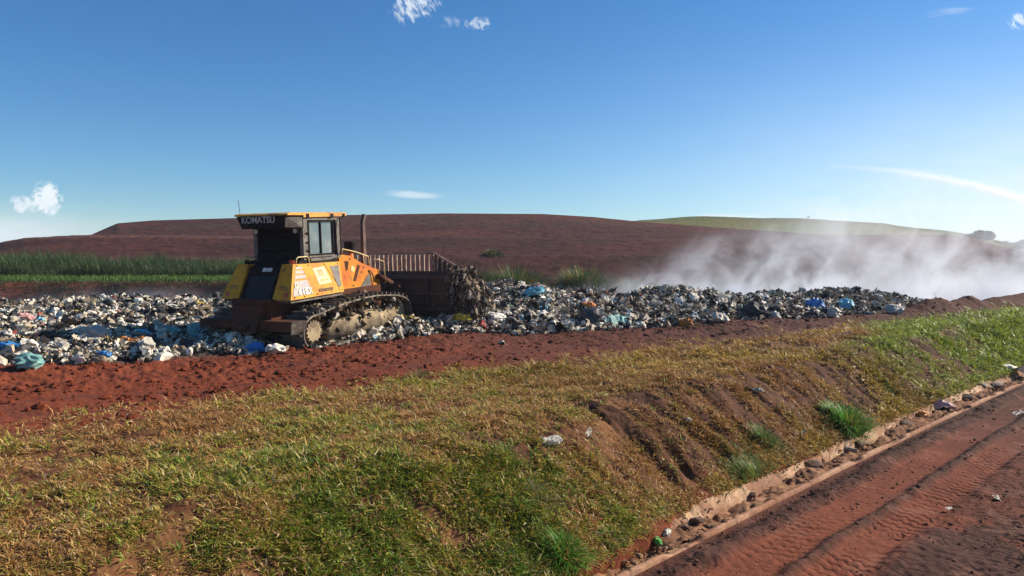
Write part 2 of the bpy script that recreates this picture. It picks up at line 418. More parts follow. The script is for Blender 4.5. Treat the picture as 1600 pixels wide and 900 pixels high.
# ------------------------------------------------------------------ grass
def blades(P, L, W, dirx, diry, tilt, cols, curl=.5):
    """P base (n,3), L length, W width, tilt 0 upright .. 1 flat"""
    n = len(P)
    hd = np.stack([dirx, diry, np.zeros(n)], -1); up = np.array([0, 0, 1.])
    side = np.stack([-diry, dirx, np.zeros(n)], -1)
    a1 = tilt * 1.35; a2 = np.clip(a1 + curl, 0, 2.1)
    d1 = hd * np.sin(a1)[:, None] + up * np.cos(a1)[:, None]; d2 = hd * np.sin(a2)[:, None] + up * np.cos(a2)[:, None]
    mid = P + d1 * (L * .5)[:, None]; tip = mid + d2 * (L * .5)[:, None]
    w_ = (W * .5)[:, None] * side
    V = np.stack([P - w_ * .7, P + w_ * .7, mid + w_, mid - w_, tip], 1).reshape(-1, 3)
    b = np.arange(n)[:, None] * 5
    idx = np.concatenate([b + 0, b + 1, b + 2, b + 3, b + 3, b + 2, b + 4], 1).ravel()
    sz = np.tile([4, 3], n)
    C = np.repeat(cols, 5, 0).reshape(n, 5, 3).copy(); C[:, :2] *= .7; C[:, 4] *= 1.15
    return V, idx, sz, C.reshape(-1, 3)


GREEN = np.array([.19, .27, .03]); LIME = np.array([.38, .37, .045]); STRAW = np.array([.58, .38, .12]); DRY = np.array([.44, .22, .07]); TAN = np.array([.66, .50, .27])


def greenness(X, Y):
    s, t = st(X, Y)
    n = .6 * fbm(X * .5, Y * .5, 3, 110) + .45 * fbm(X * 2.1, Y * 2.1, 2, 111)
    base = -.14 + .48 * sst(4.4, .5, np.hypot(X + .2, Y - 4.9)) + .9 * sst(21, 30, s - (t - 6.5) * 1.5) + .35 * (t < 5.6) + .25 * sst(7.5, 9, t) * (s > 8)
    return n + base


def leaves(P, L, W, ang, tilt, cols):
    """short pointed leaves, two triangles each"""
    n = len(P); dx, dy = np.cos(ang), np.sin(ang); a1 = tilt * 1.45
    d = np.stack([dx * np.sin(a1), dy * np.sin(a1), np.cos(a1)], -1); side = np.stack([-dy, dx, RNG.normal(0, .35, n)], -1)
    a2 = np.clip(a1 + .55, 0, 2.0); d2 = np.stack([dx * np.sin(a2), dy * np.sin(a2), np.cos(a2)], -1)
    m_ = P + d * (L * .42)[:, None]; tip = m_ + d2 * (L * .58)[:, None]; w_ = side * (W * .5)[:, None]
    V = np.stack([P, m_ - w_, m_ + w_, tip], 1).reshape(-1, 3); b = np.arange(n)[:, None] * 4
    idx = np.concatenate([b, b + 1, b + 2, b + 1, b + 3, b + 2], 1).ravel()
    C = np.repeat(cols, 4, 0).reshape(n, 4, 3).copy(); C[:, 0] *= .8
    return V, idx, np.full(2 * n, 3), C.reshape(-1, 3)


def turf():
    N = 560000; kk = 7
    r = 3.3 * (46 / 3.3) ** RNG.random(N) ** .95
    a = np.radians(RNG.uniform(-44, 44, N)); X = np.sin(a) * r; Y = np.cos(a) * r
    s, t0 = st(X, Y); t = t0 - road_shift(s); g = greenness(X, Y)
    lim = edge_grass(s) + .75 * fbm(X * .9, Y * .9, 3, 112)
    slope = (t < 6.3); bare = fbm(s * 3.4 + .5 * t, t * .6, 3, 5)
    dens = np.clip(.58 + .75 * fbm(X * 2.4, Y * 2.4, 3, 113) + .25 * g, .07, 1)
    dens = dens * sst(4.54, 4.68, t + .35 * sst(7.0, 5.5, s + .5 * fbm(X * 2, Y * 2, 2, 115))) * sst(.1, -.4, t0 - lim)
    dens = np.maximum(dens, .06 * (t0 < lim + .9) * (t > 5))
    streak = sst(-.05, .45, bare + .35 * fbm(s * .7, t * .7, 2, 116)) * sst(4.5, 7, s) * (1 - .75 * sst(20, 25, s)) * (t < 6.2)
    streak = np.maximum(streak, np.exp(-((s + .35 * t - 9.9) / .6) ** 2) * (t < 6.5))
    dens = dens * (1 - .88 * streak)
    dens = np.maximum(dens, (.55 + .4 * fbm(s * 2.5, 1.0, 2, 152)) * (t > 4.5) * (t < 4.86) * sst(4.5, 4.62, t))
    dens = dens * (1 - .45 * sst(.45, .7, fbm(X * .75, Y * .75, 3, 114)) * (g < .5) * sst(2, 9, s))
    dens = dens * (1 - .7 * sst(.2, .6, fbm(X * 1.1, Y * 1.1, 3, 117)) * sst(-2.2, -.6, t0 - lim))
    k = (RNG.random(N) < dens) & (Y < 46)
    g = g + .35 * fbm(X * 4.5, Y * 4.5, 2, 170)
    X, Y, g, r, s, t = [np.repeat(q[k], kk) for q in (X, Y, g, r, s, t)]
    tuft = np.repeat(RNG.normal(0, 1, k.sum()), kk)
    n = len(X); print('leaves', n)
    grow = np.clip(r / 7, .85, 3.2) ** .8
    ph = RNG.uniform(0, 2 * np.pi, n); of = RNG.random(n) * .035 * grow; X = X + np.cos(ph) * of; Y = Y + np.sin(ph) * of
    Z = ground_h(X, Y); ok = (X + Y) * K > -50
    q = np.clip(g + .38 * tuft + RNG.normal(0, .22, n), -1, 1.8)
    c = np.where(q[:, None] > .8, GREEN, np.where(q[:, None] > .22, LIME, np.where(q[:, None] > -.2, STRAW, DRY)))
    rn = RNG.random(n)
    c = np.where((rn < .09)[:, None], TAN, c); c = np.where(((rn > .1) & (rn < .2))[:, None], DRY, c)
    c = c * RNG.uniform(.55, 1.2, n)[:, None]
    c = mixc(sst(6.5, 10, s) * .62, c, mixc(sst(-.3, .5, fbm(X * .9, Y * .9, 2, 118)), np.array([.52, .33, .07]), np.array([.36, .17, .05])) * RNG.uniform(.6, 1.25, n)[:, None])
    gr = sst(15.5, 18.5, s - 2.6 * np.maximum(t - 6.2, 0) + 1.6 * fbm(X * .5, Y * .5, 3, 119))
    c = mixc(gr * .85, c, np.array([.30, .40, .045]) * RNG.uniform(.55, 1.2, n)[:, None])
    L = RNG.gamma(5, .0108, n) * (1 + .5 * np.clip(g, 0, 1.3)) * grow; W = RNG.uniform(.007, .014, n) * grow * (.9 + .3 * (g > .5))
    tl = np.clip(RNG.beta(3.0, 1.8, n) - .12 * (g > .6), .05, 1)
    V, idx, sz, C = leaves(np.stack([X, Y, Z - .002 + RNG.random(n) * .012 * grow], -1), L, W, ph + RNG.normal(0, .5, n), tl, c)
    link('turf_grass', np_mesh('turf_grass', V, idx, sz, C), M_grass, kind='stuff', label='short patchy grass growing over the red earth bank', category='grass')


turf()


def broad_weeds():
    n0 = 5200; r = 3.6 + 9 * RNG.random(n0) ** 1.3; a = np.radians(RNG.uniform(-42, 34, n0)); X = np.sin(a) * r; Y = np.cos(a) * r
    s, t0 = st(X, Y); t = t0 - road_shift(s); g = greenness(X, Y)
    k = (t > 4.9) & (t0 < edge_grass(s) - .2) & (RNG.random(n0) < np.clip(.1 + .55 * g + .5 * fbm(X * 1.7, Y * 1.7, 2, 160), .03, 1)); kk = 9
    X, Y, g = [np.repeat(q[k], kk) for q in (X, Y, g)]; n = len(X); ph = RNG.uniform(0, 6.28, n); X = X + np.cos(ph) * .03 * RNG.random(n); Y = Y + np.sin(ph) * .03 * RNG.random(n)
    tone = np.repeat(RNG.random(k.sum()), kk)
    c = mixc(tone, np.array([.15, .26, .03]), np.array([.36, .42, .08])) * RNG.uniform(.7, 1.2, n)[:, None]
    L = RNG.uniform(.05, .13, n); W = RNG.uniform(.008, .019, n)
    V, idx, sz, C = leaves(np.stack([X, Y, ground_h(X, Y)], -1), L, W, ph, RNG.beta(2, 2, n) * .9, c)
    link('leafy_weeds', np_mesh('leafy_weeds', V, idx, sz, C), M_grass, kind='stuff', label='broader leaved green weeds scattered through the turf', category='weeds')


broad_weeds()


def tall_grass():
    # tall grass on the left bank
    n = 60000
    X = RNG.uniform(-46, -7, n); Y = RNG.uniform(46, 56, n)
    clump = fbm(X * .42, Y * .07, 4, 120) * 1.1
    k = (X + .1 * (Y - 40) < -10 + 2 * clump) & (clump > -.9); X, Y, clump = X[k], Y[k], clump[k]; n = len(X)
    Z = ground_h(X, Y, False)
    L = (.75 + .75 * clump + .35 * fbm(X * 1.1, Y * 1.1, 2, 121) + RNG.normal(0, .25, n)).clip(.4, 3.2); W = RNG.uniform(.02, .045, n)
    ph = RNG.uniform(0, 6.28, n); c = mixc(RNG.random(n), np.array([.028, .060, .016]), np.array([.07, .105, .03]))
    c = c * (1 + .3 * clump[:, None])
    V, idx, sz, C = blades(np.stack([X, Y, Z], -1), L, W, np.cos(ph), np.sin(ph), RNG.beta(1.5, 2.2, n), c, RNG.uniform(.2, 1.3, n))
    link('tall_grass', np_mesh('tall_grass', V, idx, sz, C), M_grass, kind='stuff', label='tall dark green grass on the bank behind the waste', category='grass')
    # short fringe on the bank edge
    n = 30000
    X = RNG.uniform(-44, -7.5, n); Y = RNG.uniform(38.2, 47.5, n)
    k = (X + .1 * (Y - 40) < -9.3) & ((Y > 41.0) | (RNG.random(n) < sst(38.9, 40.0, Y + .5 * fbm(X * .5, 1.0, 3, 123)) * .95)); X, Y = X[k], Y[k]; n = len(X)
    Z = ground_h(X, Y, False); L = RNG.uniform(.12, .34, n); W = RNG.uniform(.02, .045, n); ph = RNG.uniform(0, 6.28, n)
    c = mixc(RNG.random(n), np.array([.06, .13, .018]), np.array([.13, .20, .035]))
    c = c * (1 - .55 * (Y < 41.1))[:, None]  # grass on the bank face coloured darker to paint in its shade
    V, idx, sz, C = blades(np.stack([X, Y, Z], -1), L, W, np.cos(ph), np.sin(ph), RNG.uniform(.1, .7, n), c, RNG.uniform(.2, .9, n))
    link('bank_grass', np_mesh('bank_grass', V, idx, sz, C), M_grass, kind='stuff', label='bright short grass along the lip of the far bank', category='grass')


tall_grass()


def bush(name, label, x, y, rad, hgt, n, lw, col, group=None, z=None, lean=.6):
    """a clump of grass or leaves: thing with its own foliage"""
    rho = rad * np.sqrt(RNG.random(n)) * RNG.uniform(.3, 1, n); ph = RNG.uniform(0, 6.28, n)
    X = rho * np.cos(ph); Y = rho * np.sin(ph)
    gz = ground_h(X + x, Y + y, False); z0 = float(ground_h(np.array([x]), np.array([y]), False)[0]) if z is None else z
    Zr = (gz - z0) if z is None else np.zeros(n)
    L = hgt * (1 - .45 * rho / rad) * RNG.uniform(.55, 1.15, n)
    c = np.asarray(col) * RNG.uniform(.6, 1.5, n)[:, None]
    dr = np.where(RNG.random(n) < .2)[0]; c[dr] = STRAW * RNG.uniform(.4, .9, len(dr))[:, None]
    pd = ph + RNG.normal(0, .6, n)
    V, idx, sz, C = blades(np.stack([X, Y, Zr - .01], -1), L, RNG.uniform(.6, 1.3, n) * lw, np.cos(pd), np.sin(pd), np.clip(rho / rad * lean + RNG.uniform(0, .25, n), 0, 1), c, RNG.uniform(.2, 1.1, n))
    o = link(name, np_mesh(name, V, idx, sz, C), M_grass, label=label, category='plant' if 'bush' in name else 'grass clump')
    if group: o['group'] = group
    o.location = (x, y, z0)
    return o


for u, v, rad, hg, n, lw, lab, col in (
        (880, 872, .26, .34, 900, .008, 'long bright green grass tuft nearest the bottom edge of the bank', (.07, .19, .02)),
        (1325, 668, .55, .55, 1400, .016, 'tall bright green grass tuft halfway down the bank above the gutter', (.08, .20, .025)),
        (1195, 690, .35, .28, 700, .010, 'small thin green tuft on the slope between two larger clumps', (.09, .16, .04)),
        (1185, 765, .75, .30, 2600, .009, 'wide clump of fine pale green grass hanging over the gutter wall', (.11, .17, .045)),
        (790, 885, .22, .2, 420, .010, 'low leafy green weed left of the long bottom tuft', (.07, .16, .02)),
        (955, 845, .25, .16, 380, .009, 'small green tuft at the foot of the bank near the gutter start', (.08, .18, .02)),
        (840, 780, .25, .22, 300, .006, 'thin greyish wispy weed below the earth gully', (.13, .16, .08)),
        (655, 590, .3, .32, 120, .008, 'sparse wispy weed at the edge of the dirt strip', (.14, .15, .06)),
        (1385, 610, .35, .16, 900, .012, 'bright green grass patch high on the slope at right', (.12, .24, .03)),
        (790, 715, .3, .14, 500, .009, 'lime green tuft just left of the earth gully', (.14, .22, .03))):
    x, y, z = hit(u, v); bush('grass_tuft', lab, x, y, rad * 1.1, hg * .9, n, lw, np.array(col) * 1.25, lean=.95)
for u, d, rad, hg, n, lab in ((745, 45, 1.6, 1.5, 1200, 'dark green bush just right of the bulldozer blade'),
                              (805, 46, 2.2, 1.5, 1600, 'wide dark green bush in the middle behind the waste'),
                              (912, 47, 1.8, 1.4, 1300, 'rounded green bush at the left foot of the smoke'),
                              (860, 50, 1.5, .8, 700, 'low green bush between two rounder bushes'),
                              (990, 50, 2.0, 1.2, 1000, 'green bush half hidden in the smoke')):
    x = (u - 800) / 1160 * d; bush('wild_bush', lab, x, d, rad * 1.25, hg * 1.75, n * 4, .05, (.05, .10, .03), lean=.6)
bush('wild_bush', 'small dark shrub on the lowest terrace of the soil hill', (770 - 800) / 1160 * 73, 73, 1.3, 1.1, 1500, .06, (.05, .08, .03), z=3.2, lean=.8)

# ------------------------------------------------------------------ waste
def ico(sub):
    bm = bmesh.new(); bmesh.ops.create_icosphere(bm, subdivisions=sub, radius=1)
    V = np.array([v.co[:] for v in bm.verts]); F = np.array([[v.index for v in f.verts] for f in bm.faces]); bm.free()
    return V, F


def crumple(sub, seed, amp=.45, flat=.6):
    V, F = ico(sub); r = np.random.default_rng(seed)
    d = np.ones(len(V))
    for k in range(7):                                     # cut by random planes and folds: creased plastic
        a = r.normal(size=3); a /= np.linalg.norm(a); q = V @ a
        d *= 1 - amp * .35 * np.abs(np.sin(q * r.uniform(2, 7) + r.uniform(0, 6)))
    d *= 1 + amp * .5 * r.normal(0, .35, len(V))
    V = V * d[:, None]; V = V * np.array([1, r.uniform(.6, 1), flat * r.uniform(.7, 1.2)])
    return V / np.abs(V).max(), F


def sheet(seed, n=6):
    r = np.random.default_rng(seed); g = np.linspace(-1, 1, n); A, B = np.meshgrid(g, g * r.uniform(.4, 1), indexing='ij')
    z = sum(.22 * np.sin(A * r.uniform(-5, 5) + B * r.uniform(-6, 6) + r.uniform(0, 6)) for _ in range(3)) + r.normal(0, .06, A.shape)
    A = A + r.normal(0, .09, A.shape); B = B + r.normal(0, .07, A.shape)
    V = np.stack([A, B, z], -1).reshape(-1, 3)
    i = np.arange(n - 1)[:, None] * n + np.arange(n - 1)[None, :]; i = i.ravel()
    F = np.concatenate([np.stack([i, i + 1, i + n + 1], -1), np.stack([i, i + n + 1, i + n], -1)])
    return V, F


def lathe_np(prof, n=9):
    V = []; F = []
    for (z, r) in prof:
        for k in range(n): V.append((math.cos(6.2832 * k / n) * r, math.sin(6.2832 * k / n) * r, z))
    for j in range(len(prof) - 1):
        for k in range(n):
            a, b = j * n + k, j * n + (k + 1) % n; F += [(a, b, b + n), (a, b + n, a + n)]
    return np.array(V, float), np.array(F)


def bottle_np(seed):
    V, F = lathe_np([(-1, 0), (-1, .3), (-.3, .32), (.1, .26), (.45, .32), (.7, .12), (.95, .12), (.95, 0)], 8)
    r = np.random.default_rng(seed); V = V[:, [2, 0, 1]] * (1 + r.normal(0, .06, (len(V), 1))); return V, F


def box_np(seed):
    r = np.random.default_rng(seed); V = np.array([[a, b, c] for a in (-1, 1) for b in (-1, 1) for c in (-1, 1)], float) * [1, .7, .45]
    V += r.normal(0, .14, V.shape)
    F = np.array([(0, 1, 3), (0, 3, 2), (4, 6, 7), (4, 7, 5), (0, 4, 5), (0, 5, 1), (2, 3, 7), (2, 7, 6), (0, 2, 6), (0, 6, 4), (1, 5, 7), (1, 7, 3)])
    return V, F


def rotmats(n):
    q = RNG.normal(size=(n, 4)); q /= np.linalg.norm(q, axis=1, keepdims=True); a, b, c, d = q.T
    return np.stack([1 - 2 * (c * c + d * d), 2 * (b * c - a * d), 2 * (b * d + a * c), 2 * (b * c + a * d), 1 - 2 * (b * b + d * d), 2 * (c * d - a * b),
                     2 * (b * d - a * c), 2 * (c * d + a * b), 1 - 2 * (b * b + c * c)], -1).reshape(n, 3, 3)


PAL = [((.68, .61, .49), 18), ((.58, .50, .38), 15), ((.82, .76, .64), 12), ((.42, .36, .28), 10), ((.025, .025, .028), 15), ((.06, .058, .055), 13), ((.13, .10, .075), 11),
       ((.26, .19, .12), 8), ((.48, .38, .25), 6), ((.10, .24, .36), .35), ((.34, .46, .46), .9), ((.42, .09, .06), .8), ((.55, .40, .10), .7), ((.50, .26, .24), .9),
       ((.20, .28, .20), 1.5), ((.12, .14, .16), 2.0)]
PC = np.array([p[0] for p in PAL]); PW = np.array([p[1] for p in PAL], float); PW /= PW.sum()


def piece_mass(name, P, size, protos, cols, flatten=None, **props):
    """many waste pieces merged as one uncountable mass"""
    n = len(P); which = RNG.integers(0, len(protos), n); Rm = rotmats(n)
    VV, II, CC, off = [], [], [], 0
    for k, (V, F) in enumerate(protos):
        j = np.where(which == k)[0]
        if not len(j): continue
        W = np.einsum('nij,vj->nvi', Rm[j], V) * size[j][:, None, None]
        if flatten is not None: W[..., 2] *= flatten
        W = W + P[j][:, None, :]
        II.append((F[None] + (np.arange(len(j)) * len(V))[:, None, None] + off).reshape(-1)); off += W.shape[0] * W.shape[1]
        cc = np.repeat(cols[j][:, None, :], len(V), 1) * RNG.uniform(.78, 1.12, (len(j), len(V), 1))
        VV.append(W.reshape(-1, 3)); CC.append(cc.reshape(-1, 3))
    V = np.concatenate(VV); I = np.concatenate(II)
    return link(name, np_mesh(name, V, I, np.full(len(I) // 3, 3), np.concatenate(CC)), M_trash, **props)


PROT = [crumple(2, s, .5) for s in range(14)] + [crumple(2, s, .38, .8) for s in range(60, 70)] + [sheet(s) for s in range(20, 34)] + [sheet(s, 5) for s in range(70, 80)]


def waste_points(n, r0=13, r1=40, p=1.0):
    r = r0 * (r1 / r0) ** RNG.random(n); a = np.radians(RNG.uniform(-40, 37, n)); X = np.sin(a) * r; Y = np.cos(a) * r
    s, t = st(X, Y); d = t - edge_trash(s) + .5 * fbm(X * .35, Y * .35, 2, 21)
    yb = np.interp(X, [-25, -8, 5, 16, 40], [27, 27, 29, 31.5, 34])
    k = (d > -.1 + .8 * sst(29, 31, s) + .35 * fbm(X * 2, Y * 2, 2, 130)) & (Y < yb + 2.5) & (s < 34.2)
    return X[k], Y[k], d[k]


def waste():
    X, Y, d = waste_points(165000); n = len(X); print('waste pieces', n)
    Z = ground_h(X, Y, False)
    size = np.clip(RNG.gamma(2.0, .0245, n) * (.75 + .6 * sst(-.2, .6, fbm(X * .9, Y * .9, 2, 143))), .024, .22)
    ci = RNG.choice(len(PC), n, p=PW)
    patch = fbm(X * .7, Y * .7, 3, 140); dk = (patch > .3) & (RNG.random(n) < .45); ci[dk] = RNG.choice([4, 5, 6, 7], dk.sum())
    s, t = st(X, Y); rt = (s > 12) & (RNG.random(n) < .28); ci[rt] = RNG.choice([4, 5, 6, 7, 3], rt.sum())
    c = PC[ci] * RNG.uniform(.7, 1.15, n)[:, None]
    bump = np.abs(fbm(X * 1.3, Y * 1.3, 2, 141)) * .10
    piece_mass('waste_heap', np.stack([X, Y, Z + bump + size * .12], -1), size, PROT, c, kind='stuff', category='waste',
               label='mass of mixed plastic and household waste spread behind the dirt strip')

    X, Y, d = waste_points(5500); n = len(X); Z = ground_h(X, Y, False); size = RNG.uniform(.08, .19, n)
    ci = RNG.choice(len(PC), n, p=PW); c = PC[ci] * RNG.uniform(.75, 1.12, n)[:, None]
    piece_mass('loose_bags', np.stack([X, Y, Z + size * .35], -1), size, [crumple(3, 500 + k, .5, .7) for k in range(10)] + [sheet(520 + k, 8) for k in range(4)], c, .8, kind='stuff', category='waste bags',
               label='countless crumpled bags of many colours lying among the finer waste')


waste()


def tri_mesh(name, V, F, mt, smooth=False, cols=None):
    me = np_mesh(name, V, F.reshape(-1), np.full(len(F), 3), cols, smooth); me.materials.append(mt); return me


def plastic(name, col, rough=.5, spec=.3):
    d = tuple(c * .62 for c in col)
    return material(name, col, rough=rough, var=d, vscale=7, vlo=.45, vhi=.75, spec=spec, bump=.6, bscale=14)


MP = {k: plastic(k + '_plastic', v) for k, v in dict(white=(.74, .68, .58), grey=(.42, .39, .34), black=(.022, .022, .025), brown=(.17, .115, .075), cream=(.55, .47, .36),
      blue=(.03, .20, .50), cyan=(.16, .46, .58), teal=(.20, .40, .37), yellow=(.60, .44, .07), orange=(.62, .22, .04), red=(.45, .07, .05), pink=(.55, .30, .28), green=(.15, .50, .10), charcoal=(.06, .06, .07)).items()}
BAGP = [crumple(3, 200 + s, .42, .75) for s in range(6)]; SHP = [sheet(260 + s, 9) for s in range(4)]
MESH = {}


def waste_mesh(kind, i, colr):
    key = (kind, i, colr)
    if key not in MESH:
        V, F = {'bag': BAGP, 'sheet': SHP, 'bottle': [bottle_np(7)], 'carton': [box_np(8), box_np(9), box_np(10)]}[kind][i % {'bag': 6, 'sheet': 4, 'bottle': 1, 'carton': 3}[kind]]
        if kind == 'sheet':   # give the sheet a thickness
            n0 = len(V); V = np.concatenate([V, V - [0, 0, .02]]); F = np.concatenate([F, F[:, ::-1] + n0])
        MESH[key] = tri_mesh(kind, V, F, MP[colr])
    return MESH[key]


def waste_item(kind, colr, x, y, z, size, label, group=None, flat=.8, cat=None, rz=None):
    me = waste_mesh(kind, random.randrange(12), colr)
    o = bpy.data.objects.new({'bag': 'plastic_bag', 'sheet': 'plastic_sheet', 'bottle': 'plastic_bottle', 'carton': 'carton'}[kind], me); COL.objects.link(o)
    o.location = (x, y, z + size * flat * .3); o.scale = (size, size * random.uniform(.75, 1), size * flat)
    o.rotation_euler = (random.uniform(-.35, .35), random.uniform(-.35, .35), random.uniform(0, 6.28) if rz is None else rz)
    o['label'] = label; o['category'] = cat or {'bag': 'bag', 'sheet': 'plastic sheet', 'bottle': 'bottle', 'carton': 'carton'}[kind]
    if group: o['group'] = group
    return o


SPOTS = [  # u, v, kind, colour, size, label
    (163, 563, 'bag', 'blue', .24, 'bright blue plastic bag at the front edge of the waste on the left'),
    (18, 550, 'bag', 'blue', .26, 'blue plastic bag at the far left edge of the waste'),
    (45, 572, 'bag', 'teal', .25, 'pale teal bag lying on the front left edge of the waste'),
    (222, 524, 'bag', 'cyan', .24, 'blue green bag in the middle of the left waste field'),
    (268, 521, 'sheet', 'teal', .22, 'torn teal sheet left of the bulldozer'),
    (303, 524, 'bag', 'teal', .34, 'big pale green bag close behind the bulldozer tail'),
    (62, 505, 'bag', 'cyan', .24, 'light blue bag far back on the left of the waste'),
    (309, 480, 'bag', 'yellow', .24, 'yellow bag on the crest of the waste left of the bulldozer'),
    (200, 540, 'sheet', 'orange', .26, 'orange brown cardboard scrap standing in the left waste field'),
    (152, 530, 'bag', 'grey', .36, 'large translucent grey bag in the left waste field'),
    (228, 548, 'bag', 'grey', .36, 'crumpled grey film bag near the bright blue bag'),
    (40, 500, 'bag', 'pink', .3, 'pinkish white bag on the crest at far left'),
    (722, 503, 'bag', 'yellow', .34, 'yellow bag just right of the bulldozer blade'),
    (752, 512, 'sheet', 'red', .26, 'reddish scrap next to the yellow bag'),
    (833, 461, 'bag', 'cyan', .42, 'light cyan bag on the crest right of the bulldozer'),
    (850, 488, 'bag', 'cyan', .24, 'small turquoise bag halfway down the heap'),
    (849, 497, 'bag', 'white', .34, 'white bag below the small turquoise bag'),
    (920, 480, 'bag', 'orange', .28, 'orange bag in the middle of the heap'),
    (1072, 507, 'bag', 'orange', .28, 'orange bag at the foot of the heap'),
    (962, 507, 'sheet', 'teal', .42, 'flat teal sheet at the foot of the heap'),
    (925, 500, 'bag', 'charcoal', .45, 'big dark bag in the lower middle of the heap'),
    (1178, 494, 'bag', 'black', .55, 'large black bag at the foot of the heap under the smoke'),
    (1150, 456, 'bag', 'red', .26, 'small red bag on the crest under the smoke'),
    (1274, 480, 'bag', 'blue', .42, 'wide light blue sheet bag in the right end of the heap'),
    (1321, 478, 'bag', 'cyan', .42, 'pale blue bag near the right end of the heap'),
    (1398, 486, 'bag', 'grey', .4, 'grey white bag at the far right end of the heap'),
    (1300, 492, 'bag', 'cream', .34, 'cream bag at the foot of the heap on the right'),
    (1125, 500, 'bag', 'cream', .34, 'cream bag left of the large black bag'),
    (880, 512, 'sheet', 'white', .3, 'white torn film at the front of the heap'),
    (780, 500, 'bag', 'white', .32, 'white bag between the yellow bag and the heap middle'),
    (400, 549, 'bag', 'blue', .24, 'dark blue bag under the bulldozer tail'),
    (430, 550, 'bag', 'white', .26, 'white bag under the right rear corner of the bulldozer'),
    (468, 542, 'sheet', 'cream', .26, 'flattened cream sack beside the bulldozer sprocket'),
    (512, 533, 'bag', 'cyan', .24, 'pale blue bag beside the right track'),
    (560, 528, 'bag', 'cream', .28, 'cream bag in front of the right track'),
]
for u, v, k, c_, sz_, lab in SPOTS:
    x, y, z = hit(u, v + 3); waste_item(k, c_, x, y, z + .05, sz_, lab)

# countable larger bags and scraps lying all over the heap
def scatter_items():
    kinds = [('bag', 'white', 'crumpled white plastic bag lying loose on the waste heap', 'white bags on the waste heap', 60),
             ('bag', 'black', 'shiny black refuse bag lying on the waste heap', 'black bags on the waste heap', 52),
             ('bag', 'grey', 'dull grey plastic bag lying on the waste heap', 'grey bags on the waste heap', 36),
             ('sheet', 'cream', 'crumpled cream plastic film lying on the waste heap', 'cream film on the waste heap', 28),
             ('sheet', 'brown', 'torn brown sheet of card lying on the waste heap', 'brown sheets on the waste heap', 26),
             ('carton', 'brown', 'crushed brown carton lying on the waste heap', 'cartons on the waste heap', 8),
             ('sheet', 'white', 'torn white plastic film lying on the waste heap', 'white film on the waste heap', 24)]
    X, Y, d = waste_points(3000, 13, 33)
    i = 0
    for kind, colr, lab, grp, n in kinds:
        for _ in range(n):
            while True:
                i += 1
                x, y = X[i], Y[i]
                u = 800 + 1160 * x / y
                if not (330 < u < 700 and 15 < y < 23): break
            z = float(ground_h(np.array([x]), np.array([y]), False)[0])
            o = waste_item(kind, colr, x, y, z + .06, random.uniform(.10, .19) * (1 + .3 * (y > 20)), lab, grp)
            o.rotation_euler = (random.uniform(-1, 1), random.uniform(-1, 1), random.uniform(0, 6.28))


scatter_items()

# ------------------------------------------------------------------ soil clods and stones
def clods():
    prot = [crumple(1, 300 + s, .5, .7) for s in range(8)]
    N = 100000
    r = 6.5 * (40 / 6.5) ** RNG.random(N); a = np.radians(RNG.uniform(-42, 42, N)); X = np.sin(a) * r; Y = np.cos(a) * r
    s, t = st(X, Y); te = edge_trash(s); eg = edge_grass(s)
    d = te - t
    dens = .06 + .75 * np.exp(-((d - .6) / .6) ** 2) + .5 * np.exp(-((d - 2.5) / .3) ** 2) + .35 * np.exp(-((d - 4.2) / .5) ** 2)
    dens = dens * (.4 + .9 * sst(-.3, .5, fbm(X * 1.2, Y * 1.2, 3, 150)))
    dens = np.where((s > 29) & (t > 8) & (t < 11.5), .8, dens)
    k = (RNG.random(N) < dens) & (t > eg - .3) & ((t < te + .15) | (s > 30)) & (t < te + 3) & (Y < 38)
    X, Y, s = X[k], Y[k], s[k]; n = len(X)
    size = np.clip(RNG.gamma(1.6, .014, n), .008, .11)
    c = mixc(RNG.random(n), RED * .75, RED * 1.15); c = mixc(sst(4, 19, s) * .85, c, RED_D * 1.1)
    P = np.stack([X, Y, ground_h(X, Y) + size * .2], -1)
    o = piece_mass('soil_clods', P, size, prot, c, .75, kind='stuff', label='loose lumps of red soil scattered along the dirt strip', category='soil clods')
    o.data.materials.clear(); o.data.materials.append(M_clod)
    # crumbs lying in the drain
    N = 1500; S = 5.5 + 18 * RNG.random(N) ** 1.3; T = RNG.uniform(4.18, 4.72, N); X, Y = xy(S, T); k = fbm(S * 1.2, T * 2, 3, 151) > -.2; X, Y, S, T = X[k], Y[k], S[k], T[k]; n = len(X)
    size = np.clip(RNG.gamma(1.6, .010, n), .006, .06); zt = np.interp(T, [4.18, 4.3, 4.5, 4.6, 4.72], [.04, -.02, -.01, .10, .13])
    c = mixc(RNG.random(n), np.array([.14, .075, .045]), np.array([.32, .19, .11]))
    o = piece_mass('gutter_debris', np.stack([X, Y, zt + size * .2], -1), size, prot, c, .7, kind='stuff', label='crumbled soil and grit filling the concrete gutter', category='soil crumbs')
    o.data.materials.clear(); o.data.materials.append(M_clod)
    # crumbs on the road
    N = 16000
    S = 5.5 + 16 * RNG.random(N) ** 1.4; T = RNG.uniform(.8, 4.08, N)
    dn = .1 + .8 * np.exp(-((T - 3.9) / .16) ** 2) + .5 * np.exp(-((T - 3.13) / .06) ** 2) + .25 * (T < 2.5)
    k = RNG.random(N) < dn; S, T = S[k], T[k]; X, Y = xy(S, T); n = len(X)
    size = np.clip(RNG.gamma(1.5, .006, n), .004, .04)
    c = mixc(RNG.random(n), np.array([.09, .05, .035]), np.array([.2, .085, .05]))
    o = piece_mass('road_crumbs', np.stack([X, Y, .012 + .035 * np.exp(-((T - 3.88) / .13) ** 2) + size * .3], -1), size, prot, c, .7, kind='stuff', label='small dark crumbs of soil scattered over the red road', category='soil crumbs')
    o.data.materials.clear(); o.data.materials.append(M_clod)
    return prot


